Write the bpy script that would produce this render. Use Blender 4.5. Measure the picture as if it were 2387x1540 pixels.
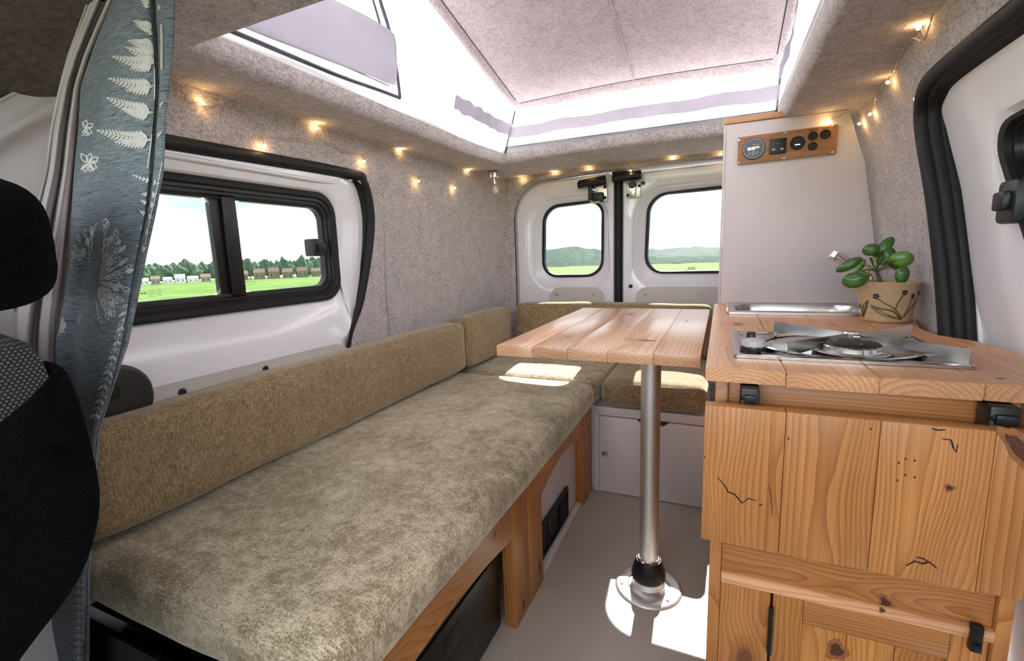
import bpy, bmesh, math, random
from mathutils import Vector, Matrix, noise
random.seed(7)
for _o in list(bpy.data.objects): bpy.data.objects.remove(_o)
scene = bpy.context.scene
COL = scene.collection

# ---------------------------------------------------------------- camera
W, H, F = 2387.0, 1540.0, 1096.904
CR = Vector((0.91484782, 0.40235871, -0.03407266))      # right
CD = Vector((0.03302037, -0.15864194, -0.98678386))     # down
CF = Vector((-0.40244643, 0.90163197, -0.15841927))     # forward
CP = Vector((0, 0, 0.855))
cam = bpy.data.cameras.new('camera'); camo = bpy.data.objects.new('camera', cam); COL.objects.link(camo)
cam.sensor_width = 36; cam.sensor_fit = 'HORIZONTAL'; cam.lens = F*36/W
cam.clip_start = 0.01; cam.clip_end = 3000
camo.matrix_world = Matrix(((CR.x, -CD.x, -CF.x, CP.x), (CR.y, -CD.y, -CF.y, CP.y), (CR.z, -CD.z, -CF.z, CP.z), (0, 0, 0, 1)))
scene.camera = camo

def at(u, v, axis, val):
    "the point on the plane axis=val that stands at photo position u, v"
    r = CR*(u-W/2) + CD*(v-H/2) + CF*F
    t = (val-CP[axis])/r[axis]
    return CP + r*t

# ---------------------------------------------------------------- light
scene.view_settings.view_transform = 'Standard'; scene.view_settings.look = 'None'
scene.view_settings.gamma = 1; scene.view_settings.use_curve_mapping = False
scene.view_settings.exposure = 2.38
scene.cycles.caustics_reflective = False; scene.cycles.caustics_refractive = False
scene.cycles.sample_clamp_indirect = 6; scene.cycles.blur_glossy = 0.8
scene.cycles.max_bounces = 6; scene.cycles.diffuse_bounces = 4; scene.cycles.adaptive_threshold = 0.03
SKY = 1.5
SUN = 9.0
SUN_DIR = Vector((0.05, -1.0, -0.92))
world = bpy.data.worlds.new('sky'); scene.world = world; world.use_nodes = True
wt = world.node_tree; wt.nodes.clear()
wo = wt.nodes.new('ShaderNodeOutputWorld'); wb = wt.nodes.new('ShaderNodeBackground')
wc = wt.nodes.new('ShaderNodeTexCoord'); wm_ = wt.nodes.new('ShaderNodeMapping'); wn = wt.nodes.new('ShaderNodeTexNoise'); wr = wt.nodes.new('ShaderNodeValToRGB')
wm_.inputs['Scale'].default_value = (2.0, 2.0, 9.0)
wn.inputs['Scale'].default_value = 1.6; wn.inputs['Detail'].default_value = 5
wr.color_ramp.elements[0].position = 0.36; wr.color_ramp.elements[0].color = (0.44, 0.54, 0.62, 1)
wr.color_ramp.elements[1].position = 0.58; wr.color_ramp.elements[1].color = (0.98, 0.98, 1.0, 1)
wt.links.new(wc.outputs['Generated'], wm_.inputs['Vector']); wt.links.new(wm_.outputs[0], wn.inputs['Vector'])
wt.links.new(wn.outputs['Fac'], wr.inputs['Fac']); wt.links.new(wr.outputs[0], wb.inputs['Color'])
wb.inputs['Strength'].default_value = SKY
wt.links.new(wb.outputs[0], wo.inputs['Surface'])
sun = bpy.data.lights.new('sun', 'SUN'); suno = bpy.data.objects.new('sun', sun); COL.objects.link(suno)
sun.energy = SUN; sun.angle = 0.009; sun.color = (1.0, 0.97, 0.93)
suno.rotation_euler = SUN_DIR.to_track_quat('-Z', 'Y').to_euler(); suno.location = (0, 6, 6)

# ---------------------------------------------------------------- materials
class NT:
    def __init__(s, name):
        s.m = bpy.data.materials.new(name); s.m.use_nodes = True; s.t = s.m.node_tree; s.t.nodes.clear()
        s.out = s.t.nodes.new('ShaderNodeOutputMaterial')
    def n(s, typ, ins=None, **props):
        nd = s.t.nodes.new('ShaderNode'+typ)
        for k, v in props.items(): setattr(nd, k, v)
        for k, v in (ins or {}).items():
            sock = nd.inputs[k]
            if isinstance(v, bpy.types.NodeSocket): s.t.links.new(v, sock)
            else: sock.default_value = v
        return nd
    def math(s, op, a, b=None, c=None, clamp=False):
        ins = {0: a}
        if b is not None: ins[1] = b
        if c is not None: ins[2] = c
        return s.n('Math', ins, operation=op, use_clamp=clamp).outputs[0]
    def vmath(s, op, a, b): return s.n('VectorMath', {0: a, 1: b}, operation=op).outputs[0]
    def mix(s, f, a, b, blend='MIX'):
        nd = s.n('Mix', data_type='RGBA', blend_type=blend)
        for i, v in ((0, f), (6, a), (7, b)):
            if isinstance(v, bpy.types.NodeSocket): s.t.links.new(v, nd.inputs[i])
            else: nd.inputs[i].default_value = v
        return nd.outputs[2]
    def rng(s, v, a, b, c=0.0, d=1.0, smooth=True):
        return s.n('MapRange', {0: v, 1: a, 2: b, 3: c, 4: d}, interpolation_type='SMOOTHSTEP' if smooth else 'LINEAR').outputs[0]
    def obj(s): return s.n('TexCoord').outputs['Object']
    def noise(s, vec, scale, detail=3, rough=0.5): return s.n('TexNoise', {'Vector': vec, 'Scale': scale, 'Detail': detail, 'Roughness': rough}).outputs['Fac']
    def bump(s, h, strength, dist): return s.n('Bump', {'Height': h, 'Strength': strength, 'Distance': dist}).outputs[0]
    def bsdf(s, **k):
        p = s.n('BsdfPrincipled', {kk.replace('_', ' '): v for kk, v in k.items()})
        s.t.links.new(p.outputs[0], s.out.inputs['Surface']); return p
def c4(c): return (c[0], c[1], c[2], 1.0)

def plain(name, col, rough=0.5, metal=0.0, coat=0.0, var=0.04, vscale=60, bump=0.0, emis=None, es=0.0):
    t = NT(name); o = t.obj(); n1 = t.noise(o, vscale, 2)
    f = t.rng(n1, 0.3, 0.7, 1-var, 1+var, False)
    colr = t.mix(1.0, c4(col), t.n('CombineColor', {0: f, 1: f, 2: f}).outputs[0], 'MULTIPLY')
    k = dict(Base_Color=colr, Roughness=t.rng(n1, 0.2, 0.8, max(rough-0.04, 0.01), rough+0.04, False), Metallic=metal, Coat_Weight=coat, Coat_Roughness=0.08)
    if bump: k['Normal'] = t.bump(n1, bump, 0.002)
    if emis: k['Emission_Color'] = c4(emis); k['Emission_Strength'] = es
    t.bsdf(**k); return t.m

def felt(name, dark, light, fine=230.0, sheen=0.25):
    t = NT(name); o = t.obj()
    a = t.noise(o, fine, 2, 0.65); b = t.noise(o, 22, 1); e = t.noise(t.vmath('MULTIPLY', o, (1, 1, 2.2)), 85, 2, 0.6)
    f = t.math('ADD', t.math('MULTIPLY', a, 0.5), t.math('ADD', t.math('MULTIPLY', b, 0.15), t.math('MULTIPLY', e, 0.35)))
    col = t.mix(t.rng(f, 0.345, 0.635), c4(dark), c4(light))
    t.bsdf(Base_Color=col, Roughness=0.95, Specular_IOR_Level=0.1*min(1, sheen*4), Sheen_Weight=sheen, Sheen_Roughness=0.6, Normal=t.bump(a, 0.35, 0.003))
    return t.m

def wood(name, early, late, knot=(0.16, 0.055, 0.018), ring=0.0085, rough=0.42, coat=0.15):
    t = NT(name); o = t.obj(); rnd = t.n('ObjectInfo').outputs['Random']
    off = t.n('CombineXYZ', {0: t.math('MULTIPLY', rnd, 37.0), 1: t.math('MULTIPLY', t.math('SUBTRACT', t.math('FRACT', t.math('MULTIPLY', rnd, 17.3)), 0.5), 0.10), 2: t.math('MULTIPLY', t.math('FRACT', t.math('MULTIPLY', rnd, 7.7)), 0.03)}).outputs[0]
    v = t.vmath('ADD', o, off); sp = t.n('SeparateXYZ', {0: v})
    w1 = t.noise(t.vmath('MULTIPLY', v, (2.2, 7, 7)), 1.0, 2); w2 = t.noise(t.vmath('MULTIPLY', v, (9, 26, 26)), 1.0, 2)
    vo = t.n('TexVoronoi', {'Vector': t.vmath('MULTIPLY', v, (4.6, 9.0, 1.0)), 'Scale': 1.0, 'Randomness': 1.0})
    gate = t.rng(t.n('SeparateColor', {0: vo.outputs['Color']}).outputs[0], 0.36, 0.44)
    dn = t.math('ADD', vo.outputs['Distance'], t.math('MULTIPLY', t.math('SUBTRACT', w2, 0.5), 0.10))
    infl = t.math('MULTIPLY', t.rng(dn, 0.0, 0.42, 1.0, 0.0), gate)
    core = t.math('MULTIPLY', t.rng(dn, 0.055, 0.115, 1.0, 0.0), gate)
    halo = t.math('MULTIPLY', t.rng(dn, 0.07, 0.26, 1.0, 0.0), gate)
    yy = t.math('ADD', sp.outputs[1], t.math('MULTIPLY', t.math('SUBTRACT', w1, 0.5), 0.09))
    zz = t.math('ADD', t.math('ADD', sp.outputs[2], 0.026), t.math('MULTIPLY', t.math('SUBTRACT', w1, 0.5), 0.05))
    r = t.math('SQRT', t.math('ADD', t.math('MULTIPLY', yy, yy), t.math('MULTIPLY', zz, zz)))
    ph = t.math('ADD', t.math('ADD', t.math('DIVIDE', r, ring), t.math('MULTIPLY', infl, 3.4)), t.math('MULTIPLY', w2, 0.55))
    fr = t.math('FRACT', ph)
    line = t.math('MULTIPLY', t.math('POWER', fr, 2.2), t.rng(fr, 0.93, 1.0, 1.0, 0.0))
    fib = t.noise(t.vmath('MULTIPLY', v, (5, 340, 340)), 1.0, 2); big = t.noise(t.vmath('MULTIPLY', v, (3, 11, 11)), 1.0, 2)
    col = t.mix(t.math('MULTIPLY', line, 0.85), c4(early), c4(late))
    tone = t.math('MULTIPLY', t.rng(fib, 0.25, 0.75, 0.86, 1.10, False), t.math('MULTIPLY', t.rng(big, 0.3, 0.7, 0.86, 1.12, False), t.rng(t.math('FRACT', t.math('MULTIPLY', rnd, 29.1)), 0, 1, 0.86, 1.12, False)))
    col = t.mix(1.0, col, t.n('CombineColor', {0: tone, 1: t.math('POWER', tone, 1.15), 2: t.math('POWER', tone, 1.3)}).outputs[0], 'MULTIPLY')
    col = t.mix(t.math('MULTIPLY', halo, 0.55), col, c4([late[0]*0.8, late[1]*0.75, late[2]*0.7]))
    col = t.mix(t.math('MULTIPLY', core, 0.9), col, c4(knot))
    t.bsdf(Base_Color=col, Roughness=t.rng(line, 0, 1, rough+0.05, rough-0.08, False), Coat_Weight=coat, Coat_Roughness=0.25)
    return t.m

def chenille(name, dark, light, crush, midw, lo=0.36, hi=0.64):
    t = NT(name); o = t.obj()
    wv = t.math('MAXIMUM', t.noise(t.vmath('MULTIPLY', o, (560, 95, 560)), 1.0, 1), t.math('MAXIMUM', t.noise(t.vmath('MULTIPLY', o, (95, 560, 95)), 1.0, 1), t.noise(t.vmath('MULTIPLY', o, (520, 520, 90)), 1.0, 1)))
    patch = t.noise(t.vmath('ADD', o, (3, 7, 1)), 9, 3, 0.6); mid = t.noise(o, 42, 2, 0.6)
    f = t.math('ADD', t.math('MULTIPLY', wv, 0.72), t.math('ADD', t.math('MULTIPLY', patch, crush), t.math('MULTIPLY', mid, midw)))
    mean = 0.72*0.60+crush*0.5+midw*0.5
    col = t.mix(t.rng(f, mean-(0.5-lo), mean+(hi-0.5)), c4(dark), c4(light))
    t.bsdf(Base_Color=col, Roughness=0.85, Specular_IOR_Level=0.15, Sheen_Weight=0.6, Sheen_Roughness=0.45, Sheen_Tint=c4((0.9, 0.85, 0.72)), Normal=t.bump(wv, 0.45, 0.002))
    return t.m

def speckle(name, base, dark, light, rough=0.4):
    t = NT(name); o = t.obj(); a = t.noise(o, 420, 3, 0.7); b = t.noise(o, 5, 3)
    col = t.mix(t.rng(a, 0.30, 0.42), c4(dark), c4(base)); col = t.mix(t.rng(a, 0.62, 0.72), col, c4(light))
    col = t.mix(1.0, col, t.n('CombineColor', {i: t.rng(b, 0.3, 0.7, 0.95, 1.05, False) for i in range(3)}).outputs[0], 'MULTIPLY')
    t.bsdf(Base_Color=col, Roughness=rough, Normal=t.bump(a, 0.05, 0.001)); return t.m

def metal(name, col, rough, aniso_vec=None, stretch=(1, 1, 1), amt=0.12):
    t = NT(name); o = t.obj(); n1 = t.noise(t.vmath('MULTIPLY', o, stretch), 60, 3)
    t.bsdf(Base_Color=c4(col), Metallic=1.0, Roughness=rough); return t.m

def glass(name, tint=(0.28, 0.30, 0.30), refl=0.06):
    t = NT(name); fr = t.n('Fresnel', {'IOR': 1.45}).outputs[0]
    tr = t.n('BsdfTransparent', {'Color': c4(tint)}); gl = t.n('BsdfGlossy', {'Color': (1, 1, 1, 1), 'Roughness': 0.02})
    mx = t.n('MixShader', {0: t.math('MULTIPLY', fr, 0.9), 1: tr.outputs[0], 2: gl.outputs[0]})
    t.t.links.new(mx.outputs[0], t.out.inputs['Surface']); return t.m

def canvas(name, col, trans=0.6, bumpy=0.1):
    t = NT(name); o = t.obj(); n1 = t.noise(o, 14, 2)
    f = t.rng(n1, 0.3, 0.7, 0.96, 1.03, False)
    cc = t.mix(1.0, c4(col), t.n('CombineColor', {0: f, 1: f, 2: f}).outputs[0], 'MULTIPLY')
    d = t.n('BsdfDiffuse', {'Color': cc}); tr = t.n('BsdfTranslucent', {'Color': cc})
    mx = t.n('MixShader', {0: trans, 1: d.outputs[0], 2: tr.outputs[0]}); t.t.links.new(mx.outputs[0], t.out.inputs['Surface']); return t.m

def weave(name, base, dark, light, horiz=True):
    t = NT(name); o = t.obj()
    a = t.noise(t.vmath('MULTIPLY', o, (60, 60, 700)), 1.0, 3); b = t.noise(t.vmath('MULTIPLY', o, (18, 18, 260)), 1.0, 2); c = t.noise(o, 600, 2); d = t.noise(o, 6, 2)
    col = t.mix(t.rng(t.math('ADD', t.math('MULTIPLY', a, 0.6), t.math('MULTIPLY', c, 0.4)), 0.4, 0.6), c4(base), c4(light))
    col = t.mix(t.math('MULTIPLY', t.rng(b, 0.62, 0.72), 0.8), col, c4(dark))
    col = t.mix(t.math('MULTIPLY', t.rng(d, 0.4, 0.65), 0.35), col, c4(dark))
    t.bsdf(Base_Color=col, Roughness=0.9, Specular_IOR_Level=0.1, Sheen_Weight=0.2, Normal=t.bump(a, 0.25, 0.002)); return t.m

def dots(name, base, dot, n=290.0):
    t = NT(name); o = t.obj(); v = t.vmath('MULTIPLY', o, (n, n, n*1.3)); s = t.n('SeparateXYZ', {0: v})
    row = t.math('FLOOR', s.outputs[2]); sh = t.math('MULTIPLY', t.math('FRACT', t.math('MULTIPLY', row, 0.5)), 1.0)
    fy = t.math('ABSOLUTE', t.math('SUBTRACT', t.math('FRACT', t.math('ADD', t.math('ADD', s.outputs[1], s.outputs[0]), sh)), 0.5))
    fz = t.math('ABSOLUTE', t.math('SUBTRACT', t.math('FRACT', s.outputs[2]), 0.5))
    k = t.math('MULTIPLY', t.rng(fy, 0.22, 0.30, 1, 0), t.rng(fz, 0.26, 0.34, 1, 0))
    t.bsdf(Base_Color=t.mix(k, c4(base), c4(dot)), Roughness=0.85, Normal=t.bump(k, 0.2, 0.002)); return t.m

def emit(name, col, s):
    t = NT(name); e = t.n('Emission', {'Color': c4(col), 'Strength': s}); t.t.links.new(e.outputs[0], t.out.inputs['Surface']); return t.m

M = {}
M['felt'] = felt('grey_felt_lining', (0.31, 0.272, 0.262), (0.63, 0.575, 0.565))
M['felt_lid'] = felt('grey_felt_lid', (0.34, 0.28, 0.27), (0.53, 0.455, 0.445))
M['felt_cab'] = felt('cab_headliner_cloth', (0.070, 0.054, 0.047), (0.145, 0.115, 0.10), 420, 0.05)
M['floor'] = speckle('vinyl_floor', (0.47, 0.405, 0.36), (0.36, 0.31, 0.27), (0.58, 0.51, 0.46), 0.38)
M['white'] = plain('white_body_paint', (0.86, 0.845, 0.875), 0.22, coat=0.6, var=0.015, vscale=3)
M['board'] = plain('off_white_board', (0.72, 0.65, 0.65), 0.42, var=0.02, vscale=8)
M['trimboard'] = plain('beige_lining_board', (0.60, 0.545, 0.52), 0.5, var=0.03, vscale=20)
M['black'] = plain('black_plastic', (0.004, 0.004, 0.005), 0.42, var=0.2)
M['rubber'] = plain('black_rubber', (0.0035, 0.0035, 0.005), 0.6, var=0.25, vscale=300, bump=0.2)
M['dkgrey'] = plain('dark_grey_plastic', (0.018, 0.019, 0.022), 0.42, var=0.1)
M['fridge'] = plain('fridge_black', (0.003, 0.003, 0.0035), 0.38, var=0.15, vscale=20)
M['steel'] = metal('polished_steel', (0.50, 0.485, 0.47), 0.14, amt=0.04)
M['brushed'] = metal('brushed_steel', (0.58, 0.57, 0.555), 0.27, amt=0.04)
M['alu'] = metal('brushed_aluminium', (0.86, 0.85, 0.84), 0.46, stretch=(1, 1, 0.2))
M['chrome'] = metal('chrome', (0.86, 0.85, 0.84), 0.06, amt=0.04)
M['zinc'] = metal('zinc_plated', (0.62, 0.58, 0.48), 0.35)
M['wood_top'] = wood('pine_worktop', (0.74, 0.40, 0.20), (0.50, 0.215, 0.085), ring=0.006)
M['wood_table'] = wood('pine_table', (0.74, 0.43, 0.25), (0.50, 0.235, 0.11), rough=0.34, coat=0.5, ring=0.006)
M['wood_front'] = wood('pine_front', (0.53, 0.228, 0.065), (0.285, 0.092, 0.020), ring=0.0048)  # pine darkened, weaker light on the front faces put into the colour
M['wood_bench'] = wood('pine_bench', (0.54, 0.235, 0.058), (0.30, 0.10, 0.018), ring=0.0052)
M['wood_panel'] = wood('pine_socket_plate', (0.50, 0.235, 0.09), (0.34, 0.13, 0.04), ring=0.006)
M['seat'] = chenille('chenille_seat', (0.225, 0.165, 0.088), (0.67, 0.575, 0.415), 0.40, 0.26)  # same cloth as the backrests, crushed pile; sheen put into the lighter colour
M['back'] = chenille('chenille_back', (0.185, 0.122, 0.058), (0.455, 0.345, 0.205), 0.10, 0.12)  # same cloth, uncrushed pile; duller look at its angle put into the colour
M['curtain'] = weave('slate_curtain_cloth', (0.115, 0.138, 0.168), (0.035, 0.045, 0.062), (0.235, 0.262, 0.295))
M['lining'] = canvas('grey_lining_cloth', (0.58, 0.53, 0.545), 0.18, 0.05)
M['print'] = plain('off_white_print', (0.60, 0.575, 0.575), 0.9, var=0.08, vscale=200)
M['canvas'] = canvas('white_roof_canvas', (0.74, 0.715, 0.755), 0.50)
M['canvas_grey'] = canvas('grey_canvas_strip', (0.30, 0.28, 0.31), 0.22)
M['canvas_flap'] = canvas('pale_grey_canvas_flap', (0.36, 0.34, 0.37), 0.28, 0.25)
M['zip'] = plain('grey_zip', (0.07, 0.07, 0.085), 0.6)
M['seatfelt'] = felt('black_seat_cloth', (0.0010, 0.0010, 0.0014), (0.0045, 0.0045, 0.0052), 500, 0.02)
M['seatdots'] = dots('dotted_seat_cloth', (0.004, 0.004, 0.0045), (0.09, 0.09, 0.086))
M['glass'] = glass('window_glass')  # tint darkened so the bright view outside does not blow out
M['dimmed_pane'] = glass('side_window_glass', (0.235, 0.25, 0.25))  # side panes dimmed by added tint to hold back the bright sky
M['clear'] = glass('clear_plastic', (0.85, 0.83, 0.80))
M['bulb'] = emit('warm_led', (1.0, 0.60, 0.24), 21.0)
M['frost'] = plain('frosted_bulb', (0.80, 0.74, 0.66), 0.3)
M['wire'] = plain('clear_wire', (0.50, 0.44, 0.36), 0.25)
M['pot'] = plain('stoneware_glaze', (0.47, 0.345, 0.20), 0.35, var=0.10, vscale=90, coat=0.2)
M['olive'] = plain('olive_slip', (0.115, 0.07, 0.012), 0.4, var=0.15)
M['cobalt'] = plain('cobalt_slip', (0.010, 0.012, 0.035), 0.35)
M['leaf'] = plain('leaf_green', (0.055, 0.150, 0.028), 0.35, var=0.2, vscale=40, coat=0.2)
M['leafl'] = plain('leaf_green_light', (0.12, 0.30, 0.045), 0.35, var=0.2, vscale=40, coat=0.2)
M['stem'] = plain('plant_stem', (0.075, 0.06, 0.022), 0.6)
M['soil'] = plain('potting_soil', (0.035, 0.022, 0.014), 0.95, var=0.4, vscale=200, bump=0.6)
M['lcd'] = plain('lcd_glass', (0.55, 0.58, 0.53), 0.3, emis=(0.8, 0.85, 0.78), es=0.10)
M['meter'] = plain('meter_face', (0.115, 0.135, 0.165), 0.3)
M['meterring'] = plain('meter_bezel', (0.30, 0.31, 0.34), 0.35)
M['lightgrey'] = plain('light_grey_plastic', (0.48, 0.48, 0.49), 0.4)
M['mark'] = plain('scorched_mark', (0.13, 0.05, 0.012), 0.7)
M['usb'] = plain('usb_led', (0.1, 0.1, 0.3), 0.4, emis=(0.5, 0.5, 1.0), es=0.6)
M['lime'] = plain('lime_plastic', (0.32, 0.50, 0.07), 0.45)
def ground_mat():
    t = NT('meadow_grass'); o = t.obj(); a = t.noise(t.vmath('MULTIPLY', o, (1, 1, 1)), 0.35, 5); b = t.noise(o, 0.03, 4); c = t.noise(o, 6, 4)
    f = t.math('ADD', t.math('MULTIPLY', a, 0.5), t.math('ADD', t.math('MULTIPLY', b, 0.35), t.math('MULTIPLY', c, 0.15)))
    col = t.mix(t.rng(f, 0.38, 0.60), c4((0.085, 0.160, 0.024)), c4((0.155, 0.240, 0.062)))
    t.bsdf(Base_Color=col, Roughness=0.9, Specular_IOR_Level=0.1); return t.m
M['grass'] = ground_mat()
def foliage(name, a, b):
    t = NT(name); o = t.obj(); n = t.noise(o, 0.20, 5, 0.75)
    t.bsdf(Base_Color=t.mix(t.rng(n, 0.35, 0.65), c4(a), c4(b)), Roughness=0.9, Specular_IOR_Level=0.1, Normal=t.bump(n, 0.6, 0.8)); return t.m
M['tree'] = foliage('far_tree_leaves', (0.07, 0.12, 0.085), (0.14, 0.20, 0.12))  # greens lightened, distance haze put into the leaf colour
M['wooded'] = foliage('far_wooded_hill', (0.017, 0.040, 0.032), (0.050, 0.078, 0.048))
M['shrub'] = foliage('shrub_leaves', (0.075, 0.16, 0.02), (0.15, 0.26, 0.045))
M['housewall'] = plain('house_render', (0.34, 0.32, 0.29), 0.8, vscale=1)
M['housebrick'] = plain('house_brick', (0.27, 0.20, 0.16), 0.85, vscale=1)  # brick paled, haze over the far houses put into the colour
M['rooftile'] = plain('house_roof_tile', (0.25, 0.17, 0.14), 0.85, vscale=1)
M['houseglass'] = plain('house_window', (0.05, 0.06, 0.07), 0.2)
M['postwood'] = plain('weathered_timber', (0.42, 0.34, 0.24), 0.85, vscale=8)
M['trunk'] = plain('tree_bark', (0.08, 0.06, 0.045), 0.9)
M['gravel'] = speckle('gravel_bounce_ground', (0.30, 0.28, 0.26), (0.2, 0.18, 0.17), (0.4, 0.38, 0.36), 0.9)  # grey ground added for neutral bounce light into the van
M['knot'] = plain('pine_knot', (0.085, 0.028, 0.010), 0.45, var=0.35, vscale=260)
M['knotrim'] = plain('pine_knot_rim', (0.30, 0.115, 0.035), 0.45, var=0.25, vscale=200)
M['gap'] = plain('dark_gap', (0.02, 0.017, 0.015), 0.9)

# ---------------------------------------------------------------- helpers
WMX = {}
def link(o, parent=None, mw=None):
    COL.objects.link(o); mw = mw or Matrix()
    o.matrix_basis = mw; WMX[o.name] = mw.copy()
    if parent is not None:
        o.parent = parent; o.matrix_parent_inverse = WMX[parent.name].inverted()
    return o
def tag(o, label=None, cat=None, group=None, kind=None):
    if label: o['label'] = label
    if cat: o['category'] = cat
    if group: o['group'] = group
    if kind: o['kind'] = kind
    return o
def thing(name, label, cat, loc, group=None, kind=None, parent=None):
    o = bpy.data.objects.new(name, None); o.empty_display_size = 0.05
    link(o, parent, Matrix.Translation(Vector(loc)))
    return tag(o, label, cat, group, kind)
def struct(name, label, loc):
    return thing(name, label, None, loc, kind='structure')
def mk(name, verts, faces, mat, parent=None, smooth=False, mw=None, me=None):
    if me is None:
        me = bpy.data.meshes.new(name); me.from_pydata([tuple(v) for v in verts], [], faces)
        me.materials.append(M[mat] if isinstance(mat, str) else mat)
        if smooth: me.polygons.foreach_set('use_smooth', [True]*len(me.polygons))
        me.update()
    return link(bpy.data.objects.new(name, me), parent, mw)
def from_bm(name, bm, mat, parent=None, smooth=False, mw=None, recalc=True):
    if recalc: bmesh.ops.recalc_face_normals(bm, faces=bm.faces)
    me = bpy.data.meshes.new(name); bm.to_mesh(me); bm.free()
    me.materials.append(M[mat])
    if smooth: me.polygons.foreach_set('use_smooth', [True]*len(me.polygons))
    return link(bpy.data.objects.new(name, me), parent, mw)
def auto(o, deg=35):
    "smooth shading that keeps edges sharper than deg"
    me = o.data; me.polygons.foreach_set('use_smooth', [True]*len(me.polygons))
    bm = bmesh.new(); bm.from_mesh(me); lim = math.radians(deg)
    for e in bm.edges: e.smooth = not (len(e.link_faces) == 2 and e.calc_face_angle(0) > lim)
    bm.to_mesh(me); bm.free(); return o
AX = {'x': Matrix(((1, 0, 0), (0, 1, 0), (0, 0, 1))), 'y': Matrix(((0, -1, 0), (1, 0, 0), (0, 0, 1))),
      'z': Matrix(((0, 1, 0), (0, 0, 1), (1, 0, 0))), 'zx': Matrix(((0, 0, 1), (0, 1, 0), (1, 0, 0))), 'yz': Matrix(((0, 0, 1), (1, 0, 0), (0, 1, 0))),
      'xz': Matrix(((1, 0, 0), (0, 0, 1), (0, 1, 0)))}
def cube_bm(s, r=0.0, seg=2):
    bm = bmesh.new(); bmesh.ops.create_cube(bm, size=1.0)
    bmesh.ops.scale(bm, vec=Vector(s), verts=bm.verts)
    if r > 0: bmesh.ops.bevel(bm, geom=list(bm.edges), offset=min(r, min(s)*0.49), segments=seg, profile=0.5, affect='EDGES')
    return bm
def box(name, lo, hi, mat, parent=None, r=0.0015, axis='x', seg=2, smooth=None):
    "box between two corners; its local X runs along the named axis, so grain follows it"
    lo, hi = Vector(lo), Vector(hi); c = (lo+hi)/2; s = hi-lo
    R = AX[axis].to_4x4(); Ri = AX[axis].transposed()
    ls = Ri @ s; ls = Vector((abs(ls.x), abs(ls.y), abs(ls.z)))
    bm = cube_bm(ls, r, seg)
    o = from_bm(name, bm, mat, parent, mw=Matrix.Translation(c) @ R)
    if r > 0: auto(o, 40)
    return o
def prism(name, poly, a, b, axis, mat, parent=None, r=0.0, seg=2):
    "polygon (in the two other axes, in order) extruded along axis from a to b"
    i, j = [k for k in range(3) if k != axis]
    vs = []
    for val in (a, b):
        for p in poly:
            v = [0, 0, 0]; v[axis] = val; v[i] = p[0]; v[j] = p[1]; vs.append(v)
    n = len(poly); bm = bmesh.new(); bv = [bm.verts.new(v) for v in vs]
    bm.faces.new(bv[:n]); bm.faces.new(bv[n:][::-1])
    for k in range(n): bm.faces.new((bv[k], bv[(k+1) % n], bv[n+(k+1) % n], bv[n+k]))
    bmesh.ops.recalc_face_normals(bm, faces=bm.faces)
    if r > 0:
        es = [e for e in bm.edges if e.calc_face_angle(0) > 0.5]
        bmesh.ops.bevel(bm, geom=es, offset=r, segments=seg, profile=0.5, affect='EDGES')
    c = Vector((0, 0, 0))
    for v in bm.verts: c += v.co
    c /= len(bm.verts)
    bmesh.ops.translate(bm, verts=bm.verts, vec=-c)
    o = from_bm(name, bm, mat, parent, mw=Matrix.Translation(c)); return auto(o, 40)
def frame_of(d):
    d = Vector(d).normalized(); q = d.to_track_quat('Z', 'Y'); return q.to_matrix().to_4x4()
def lathe(name, prof, loc, mat, parent=None, d=(0, 0, 1), seg=24, wob=None):
    vs, fs = [], []; n = len(prof)
    for k in range(seg):
        a = 2*math.pi*k/seg
        for (r, z) in prof:
            if wob: r = r*(1+wob(a, z))
            vs.append((r*math.cos(a), r*math.sin(a), z))
    for k in range(seg):
        k2 = (k+1) % seg
        for q in range(n-1): fs.append((k*n+q, k2*n+q, k2*n+q+1, k*n+q+1))
    bm = bmesh.new(); bv = [bm.verts.new(v) for v in vs]
    for f in fs: bm.faces.new([bv[i] for i in f])
    bmesh.ops.remove_doubles(bm, verts=bm.verts, dist=1e-6)
    o = from_bm(name, bm, mat, parent, mw=Matrix.Translation(Vector(loc)) @ frame_of(d)); return auto(o, 35)
def catmull(pts, sub):
    pts = [Vector(p) for p in pts]; out = []
    for i in range(len(pts)-1):
        p0 = pts[max(i-1, 0)]; p1 = pts[i]; p2 = pts[i+1]; p3 = pts[min(i+2, len(pts)-1)]
        for k in range(sub):
            t = k/sub
            out.append(0.5*((2*p1)+(-p0+p2)*t+(2*p0-5*p1+4*p2-p3)*t*t+(-p0+3*p1-3*p2+p3)*t*t*t))
    out.append(pts[-1]); return out
def tube_geo(pts, r, seg=8, closed=False, cap=True, prof=None):
    pts = [Vector(p) for p in pts]; n = len(pts); vs, fs = [], []
    up = None
    for i, p in enumerate(pts):
        a = pts[(i-1) % n] if (closed or i > 0) else p; b = pts[(i+1) % n] if (closed or i < n-1) else p
        t = (b-a).normalized()
        if up is None:
            up = Vector((0, 0, 1)) if abs(t.z) < 0.8 else Vector((1, 0, 0))
        s = t.cross(up).normalized(); up = s.cross(t).normalized()
        rr = r[i] if isinstance(r, (list, tuple)) else r
        for k in range(seg):
            an = 2*math.pi*k/seg
            if prof: cx, cy = prof[k]
            else: cx, cy = math.cos(an)*rr, math.sin(an)*rr
            vs.append(p+s*cx+up*cy)
    rng = n if closed else n-1
    for i in range(rng):
        j = (i+1) % n
        for k in range(seg): fs.append((i*seg+k, i*seg+(k+1) % seg, j*seg+(k+1) % seg, j*seg+k))
    if cap and not closed:
        fs.append(tuple(range(seg))[::-1]); fs.append(tuple((n-1)*seg+k for k in range(seg)))
    return vs, fs
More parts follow.
